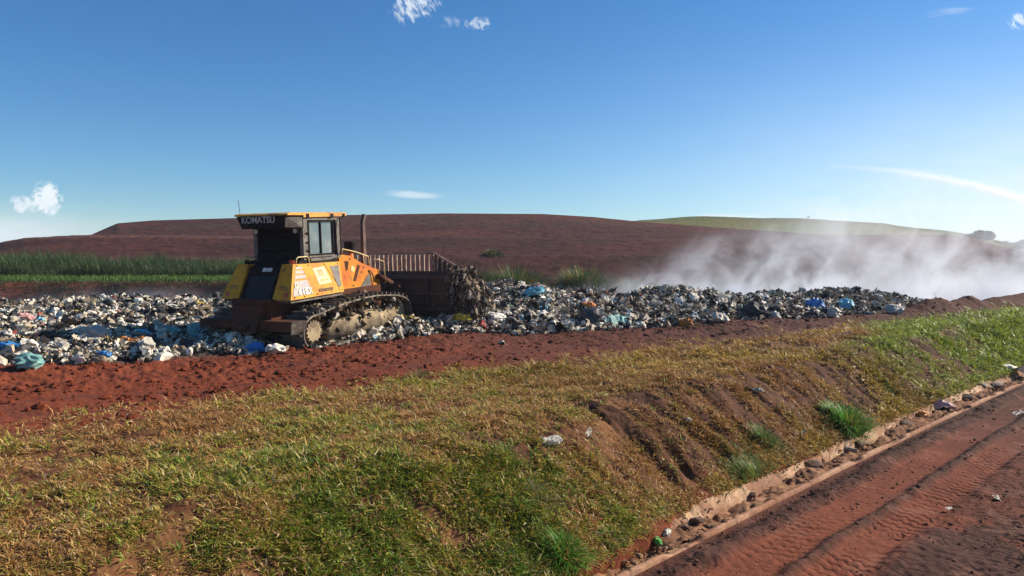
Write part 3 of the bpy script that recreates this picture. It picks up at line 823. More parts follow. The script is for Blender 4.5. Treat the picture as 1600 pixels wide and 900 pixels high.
CL = clods()
M_stone_d = material('dark_stone', (.10, .065, .045), rough=.95, var=(.18, .10, .06), bump=.6, bscale=20)
M_stone_l = material('pale_stone', (.40, .33, .25), rough=.9, var=(.25, .15, .1), bump=.6, bscale=20)
SV, SF = crumple(2, 401, .35, .7); SV2, SF2 = crumple(2, 402, .3, .6)
st_d = tri_mesh('stone', SV, SF, M_stone_d); st_l = tri_mesh('stone', SV2, SF2, M_stone_l)


def stone(me, x, y, z, s, lab, group=None, cat='stone'):
    o = bpy.data.objects.new('stone', me); COL.objects.link(o); o.location = (x, y, z); o.scale = (s, s * .8, s * .7)
    o.rotation_euler = (random.uniform(0, .5), 0, random.uniform(0, 6)); o['label'] = lab; o['category'] = cat
    if group: o['group'] = group


def gut(u, d_t=4.42):
    """point in the drain seen in photo column u"""
    ss_ = np.linspace(4, 40, 4000); X, Y = xy(ss_, np.full(4000, d_t)); i = np.argmin(np.abs(800 + 1160 * X / Y - u)); return float(X[i]), float(Y[i])


for u, s, lab, me in ((1092, .09, 'dark lump of soil in the gutter nearest the camera', st_d), (1072, .07, 'small dark lump beside the green bag in the gutter', st_d),
                      (1275, .15, 'dark rectangular stone wedged in the gutter under the wide grass clump', st_d), (1332, .12, 'pale stone in the gutter below the tall tuft', st_l),
                      (1350, .12, 'dark stone just past the pale stone in the gutter', st_d), (1420, .15, 'round dark stone on the broken gutter edge', st_d),
                      (1535, .3, 'big pale rubble block at the far end of the gutter', st_l), (1515, .16, 'dark lump before the big rubble block', st_d),
                      (1180, .07, 'small brown stone midway along the near gutter', st_d), (1560, .2, 'pale rubble piece just past the big rubble block', st_l)):
    x, y = gut(u, 4.5 if s < .25 else 4.7); stone(me, x, y, -.02 + s * .3, s, lab)

# litter on the bank, road and gutter
def litter(u, v, kind, colr, size, lab, flat=.5, dz=.0):
    x, y, z = hit(u, v); return waste_item(kind, colr, x, y, z + dz, size, lab, flat=flat)


litter(868, 690, 'bag', 'grey', .10, 'grey and white torn bag caught in the earth gully on the bank', .9)
litter(860, 694, 'sheet', 'white', .10, 'strip of white film hanging from the grey bag in the gully', .9)
litter(850, 617, 'bag', 'white', .055, 'small white paper ball on the top of the bank')
litter(917, 679, 'sheet', 'cream', .09, 'thin cream strip of plastic right of the gully')
litter(1075, 659, 'bag', 'white', .07, 'little white crumpled paper on the middle of the slope', .9)
litter(1246, 680, 'sheet', 'white', .12, 'flat white disc shaped lid on the slope left of the tall tuft')
litter(1230, 531, 'sheet', 'white', .17, 'long white film lying on the dirt edge on the bank top')
litter(1318, 525, 'sheet', 'pink', .16, 'pinkish white film on the bank top at right')
litter(1330, 556, 'sheet', 'cream', .1, 'thin cream strip on the upper slope at right')
litter(1183, 614, 'bag', 'cream', .13, 'cream scrap on the upper slope')
litter(1163, 610, 'sheet', 'charcoal', .13, 'dark scrap beside the cream scrap on the slope')
litter(785, 538, 'sheet', 'white', .13, 'lone white scrap standing on the dirt strip', .9)
litter(918, 682, 'sheet', 'brown', .05, 'tiny brown scrap at the end of the cream strip')
litter(1340, 745, 'bag', 'cream', .0001, 'x') if False else None
x, y = gut(1030, 4.45); waste_item('bag', 'green', x, y, .0, .085, 'bright green crumpled bag in the near end of the gutter')
x, y = gut(1045, 4.5); waste_item('bag', 'white', x, y, .0, .09, 'clear whitish bag behind the bright green bag')
x, y = gut(1447, 4.5); waste_item('bag', 'orange', x, y, .05, .15, 'orange yellow bag in the gutter right of the tall tuft')
x, y = gut(1478, 4.5); waste_item('sheet', 'pink', x, y, .05, .2, 'pinkish film in the gutter past the orange bag')
x, y = gut(1590, 4.6); waste_item('sheet', 'white', x, y, .1, .3, 'white film at the far right end of the gutter')
for u, v, sz_, lab in ((1490, 800, .055, 'pale dry leaf on the red road, the nearest one'), (1567, 783, .06, 'pale dry leaf near the right edge of the road'), (1597, 648, .1, 'yellowish scrap far along the road'),
                       (1580, 781, .03, 'small leaf crumb beside the pale leaf at the right edge')):
    d = 3480 / (v - 405); waste_item('sheet', 'cream', (u - 800) / 1160 * d, d, .01, sz_, lab, flat=.35, cat='leaf').name = 'dry_leaf'

# broad pale leaves lying in the turf
lf = []
for u, v in ((585, 672), (612, 668), (575, 690), (498, 640), (448, 690), (470, 672), (430, 715), (480, 705), (645, 680), (420, 700), (555, 660), (20, 700), (135, 672)):
    x, y, z = hit(u, v); lf.append((x, y, z))
V = []; F = []; b = 0
leafV = np.array([(-1, 0, 0), (-.5, .2, .06), (0, .27, .12), (.5, .18, .1), (1, 0, 0), (.5, -.18, .1), (0, -.27, .12), (-.5, -.2, .06), (0, 0, .05)], float)
leafF = np.array([(8, 0, 1), (8, 1, 2), (8, 2, 3), (8, 3, 4), (8, 4, 5), (8, 5, 6), (8, 6, 7), (8, 7, 0)])
lm = material('pale_leaf', (.42, .45, .24), rough=.55, var=(.3, .36, .14), vscale=9, transl=.25)
lme = tri_mesh('leaf', leafV, leafF, lm)
for x, y, z in lf:
    o = bpy.data.objects.new('broad_leaf', lme); COL.objects.link(o); o.location = (x, y, z + .035); k = random.uniform(.05, .085); o.scale = (k, k, k)
    o.rotation_euler = (random.uniform(-.6, .6), random.uniform(-.9, .3), random.uniform(0, 6.28))
    o['label'] = 'broad pale green leaf lying on the turf on the bank top'; o['category'] = 'leaf'; o['group'] = 'broad pale leaves on the turf'

#BEGIN DOZER
# ------------------------------------------------------------------ bulldozer
M_yel = material('yellow_paint', (.64, .31, .014), rough=.6, spec=.22, var=(.50, .19, .012), vscale=1.6, vlo=.42, vhi=.66, var2=(.20, .09, .04), v2scale=5.5, v2lo=.55, v2hi=.72, bump=.12, bscale=18)
M_yeld = material('worn_yellow_paint', (.66, .32, .035), rough=.5, var=(.40, .15, .03), vscale=3.2, vlo=.42, vhi=.64, var2=(.07, .04, .025), v2scale=5, v2lo=.55, v2hi=.68, bump=.2, bscale=18)
M_org = material('orange_yellow_paint', (.62, .25, .018), rough=.6, spec=.22, var=(.56, .13, .03), vscale=1.3, vlo=.4, vhi=.62, var2=(.20, .08, .04), v2scale=6, v2lo=.54, v2hi=.70, bump=.15, bscale=18)
M_blk = material('black_paint', (.008, .008, .009), rough=.8, spec=.1, var=(.022, .018, .016), vscale=4, bump=.1)
M_gry = material('dusty_grey_steel', (.16, .14, .115), rough=.65, var=(.09, .07, .055), vscale=5, var2=(.26, .21, .16), v2scale=7, bump=.2)
M_hull = material('rusty_brown_steel', (.10, .034, .018), rough=.9, spec=.2, var=(.06, .028, .02), vscale=3, var2=(.05, .035, .03), v2scale=6, bump=.4)
M_mud = material('dried_mud', (.38, .29, .17), rough=.95, var=(.18, .13, .08), vscale=3.5, vlo=.4, vhi=.6, var2=(.06, .045, .035), v2scale=5, v2lo=.55, v2hi=.68, bump=1.0, bscale=16)
M_trk = material('muddy_track_steel', (.10, .085, .065), rough=.75, var=(.05, .04, .035), vscale=6, var2=(.30, .24, .16), v2scale=9, v2lo=.58, v2hi=.7, bump=.6, bscale=22)
M_rail = material('worn_edge_lit_end', (.30, .25, .18), rough=.7, vlo=.35, vhi=.55, var=(.10, .08, .06), vscale=7, bump=.3)  # worn track edge; also the painted sunlight on the right guard end
M_rust = material('rusted_blade_steel', (.09, .05, .035), rough=.8, var=(.09, .05, .04), vscale=3, var2=(.28, .20, .13), v2scale=7, v2lo=.58, v2hi=.7, bump=.4)
M_tine = material('worn_rack_steel', (.42, .29, .21), rough=.6, var=(.20, .11, .07), vscale=6, bump=.3)
M_grl = material('grille_metal', (.035, .033, .035), rough=.5, var=(.015, .014, .014), vscale=6)
M_glass = material('cab_glass', (.10, .14, .155), rough=.07, var=(.24, .26, .25), vscale=1.7, vlo=.45, vhi=.75, spec=1.0)
M_dark = material('dark_interior', (.004, .004, .005), rough=.7, spec=.1)
M_wht = material('white_decal', (.72, .70, .62), rough=.5, var=(.45, .40, .3), vscale=9)
M_lil = material('faded_grey_decal', (.30, .26, .27), rough=.55, var=(.38, .33, .28), vscale=9)
M_lbl = material('pale_label', (.70, .58, .30), rough=.5, var=(.66, .42, .10), vscale=14)
M_logo = material('dull_white_lettering', (.42, .42, .42), rough=.5)
M_inkd = material('dark_lettering', (.10, .05, .03), rough=.6)
M_stk = material('rusty_exhaust', (.15, .085, .06), rough=.8, var=(.08, .045, .035), vscale=4, bump=.3)
M_lamp = material('lamp_glass', (.6, .6, .62), rough=.15, spec=.8)
M_redl = material('red_lens', (.5, .07, .03), rough=.25)


def mk(name, bm, mt, parent, bevel=0.0, smooth=False, label=None):
    me = bpy.data.meshes.new(name)
    if bevel:
        es = [e for e in bm.edges if e.is_manifold and e.calc_face_angle(0) > .5]
        if es: bmesh.ops.bevel(bm, geom=es, offset=bevel, segments=2, affect='EDGES', clamp_overlap=True)
    bmesh.ops.recalc_face_normals(bm, faces=bm.faces); bm.to_mesh(me); bm.free(); me.materials.append(mt)
    if smooth:
        for p in me.polygons: p.use_smooth = True
    o = bpy.data.objects.new(name, me); COL.objects.link(o); o.parent = parent
    if label: o['label'] = label
    return o


def hexa(bm, b, t):
    """solid from 4 bottom and 4 top points"""
    v = [bm.verts.new(p) for p in list(b) + list(t)]
    for f in ((3, 2, 1, 0), (4, 5, 6, 7), (0, 1, 5, 4), (1, 2, 6, 5), (2, 3, 7, 6), (3, 0, 4, 7)): bm.faces.new([v[i] for i in f])
    return bm


def box(bm, x0, x1, y0, y1, z0, z1):
    return hexa(bm, [(x0, y0, z0), (x1, y0, z0), (x1, y1, z0), (x0, y1, z0)], [(x0, y0, z1), (x1, y0, z1), (x1, y1, z1), (x0, y1, z1)])


def prism(bm, pts, y0, y1, yf=None):
    """extrude an (x, z) outline from y0 to y1; yf shifts y by height"""
    f = yf or (lambda x, z, y: y)
    a = [bm.verts.new((x, f(x, z, y0), z)) for x, z in pts]; b = [bm.verts.new((x, f(x, z, y1), z)) for x, z in pts]
    bm.faces.new(a[::-1]); bm.faces.new(b); n = len(pts)
    for i in range(n): bm.faces.new((a[i], a[(i + 1) % n], b[(i + 1) % n], b[i]))
    return bm


def tube(bm, pts, r, n=8, r2=None):
    pts = [Vector(p) for p in pts]; rings = []
    for i, p in enumerate(pts):
        d = (pts[min(i + 1, len(pts) - 1)] - pts[max(i - 1, 0)]).normalized(); q = d.to_track_quat('Z', 'Y')
        rad = r if r2 is None else r + (r2 - r) * i / (len(pts) - 1)
        rings.append([bm.verts.new(p + q @ Vector((math.cos(6.2832 * k / n) * rad, math.sin(6.2832 * k / n) * rad, 0))) for k in range(n)])
    for a, b in zip(rings, rings[1:]):
        for k in range(n): bm.faces.new((a[k], a[(k + 1) % n], b[(k + 1) % n], b[k]))
    bm.faces.new(rings[0][::-1]); bm.faces.new(rings[-1]); return bm


def cyl(bm, x, z, y0, y1, r, n=28, teeth=0, r_in=None):
    pts = []
    N = n if not teeth else teeth * 4
    for k in range(N):
        a = 6.2832 * k / N; rad = r if not teeth else (r if (k % 4) in (0, 1) else r * .86)
        pts.append((x + math.cos(a) * rad, z + math.sin(a) * rad))
    return prism(bm, pts, y0, y1)


def text_part(name, body, size, mt, parent, mat4, shear=0.0, bold=0.0):
    cu = bpy.data.curves.new(name, 'FONT'); cu.body = body; cu.size = size; cu.extrude = .004; cu.shear = shear; cu.offset = bold
    cu.align_x = 'CENTER'; cu.align_y = 'CENTER'
    tmp = bpy.data.objects.new(name, cu); COL.objects.link(tmp)
    dg = bpy.context.evaluated_depsgraph_get(); me = bpy.data.meshes.new_from_object(tmp.evaluated_get(dg))
    bpy.data.objects.remove(tmp); me.transform(mat4); me.materials.clear(); me.materials.append(mt)
    o = bpy.data.objects.new(name, me); COL.objects.link(o); o.parent = parent; return o


DZ = bpy.data.objects.new('bulldozer', None); COL.objects.link(DZ)
a_, p_ = R_(25), R_(3.0)
fx = Vector((math.sin(a_) * math.cos(p_), math.cos(a_) * math.cos(p_), math.sin(p_)))
fy = Vector((-math.cos(a_), math.sin(a_), 0)); fz = fx.cross(fy)
org = Vector((-5.78, 16.44, 1.0)) - fy * .06
DZ.matrix_world = Matrix(((fx.x, fy.x, fz.x, org.x), (fx.y, fy.y, fz.y, org.y), (fx.z, fy.z, fz.z, org.z), (0, 0, 0, 1)))
DZ['label'] = 'yellow crawler bulldozer with black cab and rack topped blade pushing the waste'; DZ['category'] = 'bulldozer'


def build_dozer():
    B = bmesh.new
    # ---- lower body
    bm = B(); box(bm, -.02, 4.1, -.56, .56, .42, 1.12); hull = mk('hull', bm, M_hull, DZ, .03)
    bm = B(); hexa(bm, [(-.30, -.34, .42), (.0, -.34, .42), (.0, .34, .42), (-.30, .34, .42)], [(-.12, -.44, .98), (.0, -.44, .98), (.0, .44, .98), (-.12, .44, .98)])
    mk('tail_casting', bm, M_hull, hull, .03)
    bm = B(); box(bm, -.36, -.2, -.12, .12, .5, .6); mk('tow_hitch', bm, M_hull, hull, .01)
    # ---- side tanks (fenders): outer side leans in towards the top
    def yl(x, z, y): return y - math.copysign(.21 * max(0, z - 1.12) / .74, y) if abs(y) > .9 else y
    for sg in (-1, 1):
        pts = [(.10, 1.10), (1.95, 1.13), (2.07, 1.84), (.46, 1.86)]
        bm = B(); prism(bm, pts, sg * .50, sg * 1.02, yl); fd = mk('side_tank', bm, M_yel, DZ, .022)
        # underside skirt
        bm = B(); prism(bm, [(.18, 1.03), (1.95, 1.05), (1.95, 1.125), (.14, 1.095)], sg * .5, sg * .97); mk('tank_skirt', bm, M_gry, fd)
        bm = B(); ysd = lambda x, z: sg * (1.02 - .21 * max(0, z - 1.12) / .74)
        # grab handle on top
        tube(bm, [(.62, sg * .76, 1.85), (.64, sg * .76, 1.98), (.70, sg * .76, 2.01), (.98, sg * .76, 2.01), (1.04, sg * .76, 1.98), (1.06, sg * .76, 1.85)], .014); mk('grab_handle', bm, M_lbl, fd, smooth=True)
        # filler cap / bolts
        bm = B(); tube(bm, [(.6, sg * .66, 1.84), (.6, sg * .66, 1.95)], .055, 12); mk('filler_cap', bm, M_blk if sg > 0 else M_redl, fd)
        bm = B()
        for x, z in ((.24, 1.15), (.56, 1.15), (1.0, 1.16), (1.5, 1.17), (1.9, 1.18), (.56, 1.82), (.95, 1.82), (1.5, 1.81), (1.98, 1.80)):
            yy = sg * (1.02 - .21 * max(0, z - 1.12) / .74); cyl(bm, x, z, min(yy - sg * .01, yy + sg * .012), max(yy - sg * .01, yy + sg * .012), .014, 6)
        mk('bolts', bm, M_hull, fd)
        # rear reflector
        def rear(y, z, off): return (.10 + .36 * (z - 1.10) / .76 - off, sg * y, z)
        for nm, y0, y1, z0, z1, mt in (('reflector', .80, .90, 1.17, 1.26, M_redl), ('rear_marking', .58, .86, 1.33, 1.345, M_inkd), ('rear_marking', .60, .82, 1.37, 1.39, M_inkd)):
            bm = B(); hexa(bm, [rear(y0, z0, -.02), rear(y1, z0, -.02), rear(y1, z1, -.02), rear(y0, z1, -.02)], [rear(y0, z0, .006), rear(y1, z0, .006), rear(y1, z1, .006), rear(y0, z1, .006)]); mk(nm, bm, mt, fd)
        def plate(nm, pts, mt, off=.004, lab=None):
            bm = B(); a = [bm.verts.new((x, ysd(x, z) - sg * .01, z)) for x, z in pts]; b = [bm.verts.new((x, ysd(x, z) + sg * off, z)) for x, z in pts]
            bm.faces.new(a); bm.faces.new(b[::-1]); n = len(pts)
            for i in range(n): bm.faces.new((a[i], a[(i + 1) % n], b[(i + 1) % n], b[i]))
            return mk(nm, bm, mt, fd, label=lab)
        def L(p, q, k): return p + (q - p) * k
        # decal block: rear edge follows the corner, three stripes then a grey field
        def dx0(z): return .19 + .36 * (z - 1.16) / .68 * 1.0
        def dx1(z): return .86 - .16 * (z - 1.16) / .68
        for z0, z1, mt in ((1.75, 1.80, M_lil), (1.65, 1.72, M_lil), (1.54, 1.62, M_lil), (1.18, 1.50, M_lil)):
            plate('decal_stripe', [(dx0(z0), z0), (dx1(z0), z0), (dx1(z1), z1), (dx0(z1), z1)], mt)
        plate('pale_label', [(1.15, 1.36), (1.60, 1.38), (1.46, 1.76), (1.06, 1.74)], M_lbl)
        plate('label_picture', [(1.24, 1.55), (1.42, 1.56), (1.38, 1.71), (1.20, 1.70)], M_yeld, .008)
        plate('label_text_line', [(1.22, 1.43), (1.52, 1.44), (1.49, 1.49), (1.20, 1.48)], M_yeld, .008)
        plate('front_vent', [(1.78, 1.26), (1.90, 1.26), (2.00, 1.76), (1.68, 1.75)], M_gry, .006)
        bm = B(); tube(bm, [(1.48, ysd(0, 1.84) + sg * .0, 1.84), (1.80, ysd(0, 1.3) + sg * .002, 1.30), (1.80, ysd(0, 1.15), 1.15)], .006, 5); mk('panel_seam', bm, M_inkd, fd)
        tilt = math.atan(.21 / .74)
        def side_mat(x, z, off=.012):
            yy = ysd(x, z) + sg * off; up = Vector((0, -sg * math.sin(tilt), math.cos(tilt))); rt = Vector((1, 0, 0)) * (1 if sg < 0 else -1); nn = rt.cross(up)
            return Matrix(((rt.x, up.x, nn.x, x), (rt.y, up.y, nn.y, yy), (rt.z, up.z, nn.z, z), (0, 0, 0, 1)))
        text_part('model_lettering', '61EX', .21, M_wht, fd, side_mat(.62, 1.25), .12, .004)
        text_part('faded_lettering', 'D', .15, M_lbl, fd, side_mat(.37, 1.40), .1, .002)
        text_part('maker_lettering', 'KOMATSU', .105, M_inkd, fd, side_mat(1.33, 1.235), .0, .001)
    # ---- rear radiator panel between the tanks, leaning forward
    bm = B(); hexa(bm, [(.10, -.50, .98), (.7, -.50, .98), (.7, .50, .98), (.10, .50, .98)], [(.52, -.50, 1.80), (.9, -.50, 1.80), (.9, .50, 1.80), (.52, .50, 1.80)]); pan = mk('rear_panel', bm, M_blk, DZ, .015)
    bm = B()
    for i in range(15):
        z = 1.06 + i * .036; x = .09 + .42 * (z - .98) / .82
        hexa(bm, [(x - .028, -.36, z), (x + .05, -.36, z), (x + .05, .36, z), (x - .028, .36, z)], [(x - .012, -.36, z + .02), (x + .05, -.36, z + .02), (x + .05, .36, z + .02), (x - .012, .36, z + .02)])
    mk('grille', bm, M_grl, pan)
    for y0, y1 in ((-.42, -.37), (.37, .42)):
        bm = B(); hexa(bm, [(.08, y0, 1.02), (.2, y0, 1.02), (.2, y1, 1.02), (.08, y1, 1.02)], [(.38, y0, 1.62), (.5, y0, 1.62), (.5, y1, 1.62), (.38, y1, 1.62)]); mk('grille_frame', bm, M_blk, pan)
    bm = B(); hexa(bm, [(.430, -.20, 1.70), (.46, -.20, 1.70), (.46, .06, 1.70), (.430, .06, 1.70)], [(.475, -.20, 1.78), (.5, -.20, 1.78), (.5, .06, 1.78), (.475, .06, 1.78)]); mk('number_plate', bm, M_wht, pan)
    bm = B(); hexa(bm, [(.56, -.80, 1.78), (2.05, -.80, 1.78), (2.05, .80, 1.78), (.56, .80, 1.78)], [(.80, -.72, 1.93), (2.05, -.76, 1.93), (2.05, .76, 1.93), (.80, .72, 1.93)]); mk('deck', bm, M_blk, DZ, .01)
    # ---- cab
    cab = bpy.data.objects.new('cab', None); COL.objects.link(cab); cab.parent = DZ
    W = .74
    bm = B()
    for x0, x1, sg in ((.92, 1.07, -1), (.92, 1.07, 1), (2.10, 2.22, -1), (2.10, 2.22, 1)):
        y0, y1 = (-W, -W + .10) if sg < 0 else (W - .10, W); box(bm, x0, x1, y0, y1, 1.93, 2.90)
    for sg in (-1, 1):
        y0, y1 = (-W + .004, -W + .08) if sg < 0 else (W - .08, W - .004); box(bm, 1.07, 2.10, y0, y1, 1.93, 2.00); box(bm, 1.07, 2.10, y0, y1, 2.84, 2.90)
    box(bm, 2.12, 2.20, -W + .1, W - .1, 1.93, 2.02); box(bm, 2.12, 2.20, -W + .1, W - .1, 2.84, 2.90)
    mk('cab_frame', bm, M_gry, cab, .008)
    bm = B(); box(bm, .95, 1.0, -W + .1, W - .1, 1.93, 2.10); box(bm, .95, 1.0, -W + .1, W - .1, 2.62, 2.9); box(bm, .94, 1.0, -.03, .03, 2.1, 2.62) if False else None; mk('rear_wall', bm, M_blk, cab)
    bm = B(); box(bm, .975, .985, -W + .1, W - .1, 2.10, 2.62); mk('rear_window', bm, M_dark, cab)
    bm = B()
    for k in range(5):
        tube(bm, [(.955, -.6, 2.15 + k * .1), (.955, .6, 2.15 + k * .1)], .006, 4)
    mk('window_guard', bm, M_blk, cab)
    for sg in (-1, 1):
        y = sg * (W - .03)
        bm = B()
        for pts in ([(1.09, 2.02), (1.13, 2.02), (1.13, 2.83), (1.09, 2.83)], [(1.96, 2.02), (2.00, 2.02), (2.00, 2.83), (1.96, 2.83)],
                    [(1.135, 2.02), (1.955, 2.02), (1.955, 2.06), (1.135, 2.06)], [(1.135, 2.79), (1.955, 2.79), (1.955, 2.83), (1.135, 2.83)], [(1.52, 2.065), (1.55, 2.065), (1.55, 2.785), (1.52, 2.785)]):
            prism(bm, pts, y - .02, y + .035 if sg > 0 else y + .02) if sg > 0 else prism(bm, pts, y - .035, y + .02)
        door = mk('cab_door', bm, M_blk, cab)
        bm = B(); box(bm, 1.13, 1.52, y - .004, y + .004, 2.06, 2.79); box(bm, 1.55, 1.96, y - .004, y + .004, 2.06, 2.79); mk('window', bm, M_glass, door)
        bm = B(); box(bm, 1.06, 1.96, sg * (W + .02) - .015, sg * (W + .02) + .015, 1.985, 2.02); box(bm, 1.12, 1.9, sg * (W + .012) - .01, sg * (W + .012) + .01, 1.90, 1.965); mk('door_rail', bm, M_gry, door)
        bm = B()
        for z in (2.15, 2.34, 2.55):
            tube(bm, [(.99, sg * (W + .005), z - .02), (1.05, sg * (W + .03), z + .01), (1.09, sg * (W + .02), z - .03)], .014, 6)
        mk('door_hinge', bm, M_blk, door)
        bm = B(); tube(bm, [(2.16, sg * (W + .03), 2.0), (2.18, sg * (W + .07), 2.2), (2.16, sg * (W + .06), 2.5), (2.18, sg * (W + .07), 2.75), (2.2, sg * (W + .02), 2.9)], .016, 6); mk('front_grab_rail', bm, M_blk, cab, smooth=True)
    bm = B(); box(bm, 2.15, 2.16, -W + .1, W - .1, 2.02, 2.84); mk('windscreen', bm, M_glass, cab)
    bm = B(); box(bm, 1.3, 1.75, -.25, .25, 1.94, 2.18); box(bm, 1.22, 1.34, -.24, .24, 2.1, 2.62); mk('seat', bm, M_dark, cab, .03)
    # roof and rear air box
    bm = B(); prism(bm, [(.40, 2.95), (.40, 2.985), (.50, 3.01), (2.40, 3.02), (2.46, 2.99), (2.46, 2.93), (.92, 2.90), (.92, 2.95)], -.78, .78); roof = mk('roof', bm, M_yeld, cab, .012)
    bm = B()
    for x in (1.0, 1.86, 2.3):
        box(bm, x, x + .10, -.787, -.75, 2.90, 2.985)
    mk('roof_bracket', bm, M_blk, roof)
    bm = B(); hexa(bm, [(.46, -.62, 2.66), (.915, -.765, 2.66), (.915, .765, 2.66), (.46, .62, 2.66)], [(.38, -.70, 2.945), (.915, -.77, 2.945), (.915, .77, 2.945), (.38, .70, 2.945)])
    ab = mk('rear_air_box', bm, M_blk, cab, .02)
    bm = B(); a = [(.47, -.640, 2.68), (.87, -.776, 2.68), (.87, -.782, 2.90), (.42, -.700, 2.92)]; b = [(x, y + .03, z) for x, y, z in a]; hexa(bm, a, b); mk('air_box_side', bm, M_gry, ab)
    nrm = Vector((-1, 0, -.27)).normalized(); rt = Vector((0, -1, 0)); up = nrm.cross(rt)
    up = Vector((-.27, 0, 1)).normalized(); nn = rt.cross(up)
    mm = Matrix(((rt.x, up.x, nn.x, .385 + .075 * 0 - .005 + .027), (rt.y, up.y, nn.y, .10), (rt.z, up.z, nn.z, 2.855), (0, 0, 0, 1)))
    text_part('maker_lettering', 'KOMATSU', .21, M_logo, ab, mm, .25, .004)
    for sg in (-1, 1):
        bm = B(); tube(bm, [(.84, sg * .58, 2.60), (.93, sg * .58, 2.60)], .065, 12); wl = mk('work_lamp', bm, M_gry, cab)
        bm = B(); tube(bm, [(.832, sg * .58, 2.60), (.842, sg * .58, 2.60)], .055, 12); mk('lens', bm, M_lamp, wl)
    bm = B(); tube(bm, [(.52, .72, 2.98), (.52, .73, 3.1), (.50, .74, 3.32)], .006, 5); mk('antenna', bm, M_blk, cab)
    # ---- engine hood
    bm = B(); box(bm, 2.08, 2.50, -.44, .44, 1.1, 1.86); mk('gap_shade_box', bm, M_dark, DZ)  # near-black box painted as the shade in the gap between tank and hood
    for sg in (-1, 1):
        for k in range(3):
            bm = B(); tube(bm, [(2.14 + .08 * k, sg * .47, 1.78 - .06 * k), (2.24 + .06 * k, sg * (.53 + .02 * k), 1.5), (2.18 + .08 * k, sg * .50, 1.28), (2.5, sg * .52, 1.06 + .03 * k)], .022, 8); mk('hose', bm, M_blk, DZ, smooth=True)
    out_h = [(2.46, .98), (2.48, 1.94), (2.62, 1.98), (2.95, 1.93), (3.35, 1.74), (3.95, 1.55), (4.12, 1.52), (4.16, .98), (3.2, .94)]
    bm = B(); prism(bm, out_h, -.50, .50); hood = mk('engine_hood', bm, M_org, DZ, .03)
    for sg in (-1, 1):
        def hp(nm, pts, mt, o=.008):
            bm = B(); prism(bm, pts, sg * .49, sg * (.50 + o)); return mk(nm, bm, mt, hood)
        hp('hood_vent', [(2.72, 1.58), (2.78, 1.58), (2.84, 1.80), (2.68, 1.82)], M_hull)
        hp('hood_vent', [(3.00, 1.30), (3.10, 1.28), (3.30, 1.66), (3.20, 1.70)], M_hull)
        hp('hood_vent', [(3.20, 1.04), (3.72, 1.02), (3.76, 1.45), (3.60, 1.40)], M_gry)
        hp('round_decal', [(3.0 + .085 * math.cos(k * .524), 1.60 + .085 * math.sin(k * .524)) for k in range(12)], M_lbl)
        bm = B()
        for x, z in ((2.45, 1.75), (2.5, 1.2), (2.72, 1.10), (3.0, 1.18), (3.36, 1.5), (3.45, 1.2), (3.45, 1.62), (2.9, 1.86)):
            cyl(bm, x, z, sg * .495, sg * .515, .022, 8)
        mk('latch', bm, M_inkd, hood)
        bm = B(); tube(bm, [(3.78, sg * .515, 1.05), (3.82, sg * .54, 1.3), (3.76, sg * .54, 1.46), (3.66, sg * .515, 1.52)], .018, 6); mk('side_handle', bm, M_inkd, hood, smooth=True)
        bm = B(); tube(bm, [(2.62, sg * .47, 1.99), (2.66, sg * .47, 2.12), (3.2, sg * .47, 2.02), (3.72, sg * .47, 1.88), (3.76, sg * .47, 1.60)], .016, 6)
        tube(bm, [(3.5, sg * .47, 1.94), (3.52, sg * .47, 1.66)], .013, 6); mk('hood_handrail', bm, M_lbl, hood, smooth=True)
        bm = B(); tube(bm, [(3.84, sg * .56, 1.74), (3.96, sg * .6, 1.80), (4.2, sg * .62, 1.72), (4.24, sg * .62, 1.15)], .014, 6); mk('front_handrail', bm, M_lbl, hood, smooth=True)
        # lift cylinder
        bm = B(); tube(bm, [(4.0, sg * .56, 1.35), (4.55, sg * .6, 1.12)], .075, 12); tube(bm, [(4.5, sg * .6, 1.14), (5.05, sg * .66, .9)], .04, 10); mk('lift_cylinder', bm, M_hull, DZ, smooth=True)
    bm = B(); box(bm, 4.16, 4.24, -.46, .46, 1.0, 1.5); mk('front_grille', bm, M_hull, hood)
    bm = B(); tube(bm, [(3.42, -.12, 1.68), (3.42, -.12, 2.02)], .11, 14, .06); st_ = mk('air_intake', bm, M_org, hood, smooth=True)
    bm = B(); tube(bm, [(3.42, -.12, 2.03), (3.42, -.12, 2.09), (3.42, -.12, 2.10), (3.42, -.12, 2.28)], .15, 18); mk('pre_cleaner', bm, M_blk, st_, .01)
    bm = B(); hexa(bm, [(4.10, -.05, 1.5), (4.23, -.05, 1.5), (4.23, .05, 1.5), (4.10, .05, 1.5)], [(4.12, -.045, 2.78), (4.22, -.045, 2.78), (4.22, .045, 2.78), (4.12, .045, 2.78)]); hexa(bm, [(4.12, -.045, 2.782), (4.22, -.045, 2.782), (4.22, .045, 2.782), (4.12, .045, 2.782)], [(4.22, -.05, 3.0), (4.30, -.05, 2.98), (4.30, .05, 2.98), (4.22, .05, 3.0)]); mk('exhaust_stack', bm, M_stk, hood, .02)
    # ---- tracks
    def path():
        P = []
        c1, r1 = (.44, .37), .35; c2, r2 = (3.92, .42), .37
        for k in range(9): a = math.pi * (.5 + k / 8 * .95 + .05); P.append((c1[0] + r1 * math.cos(a), c1[1] + r1 * math.sin(a)))
        for k in range(1, 24): x = .55 + (3.86 - .55) * k / 24; P.append((x, .02 + .01 * math.sin(k)))
        for k in range(9): a = math.pi * (-.5 + k / 8 * .9 + .02); P.append((c2[0] + r2 * math.cos(a), c2[1] + r2 * math.sin(a)))
        for x, z in ((3.7, .86), (3.3, .90), (2.8, .94), (2.3, .93), (1.8, .90), (1.3, .85), (.9, .79), (.6, .735)): P.append((x, z))
        return P
    P = path(); PV = [Vector((x, 0, z)) for x, z in P]
    dist = [0]
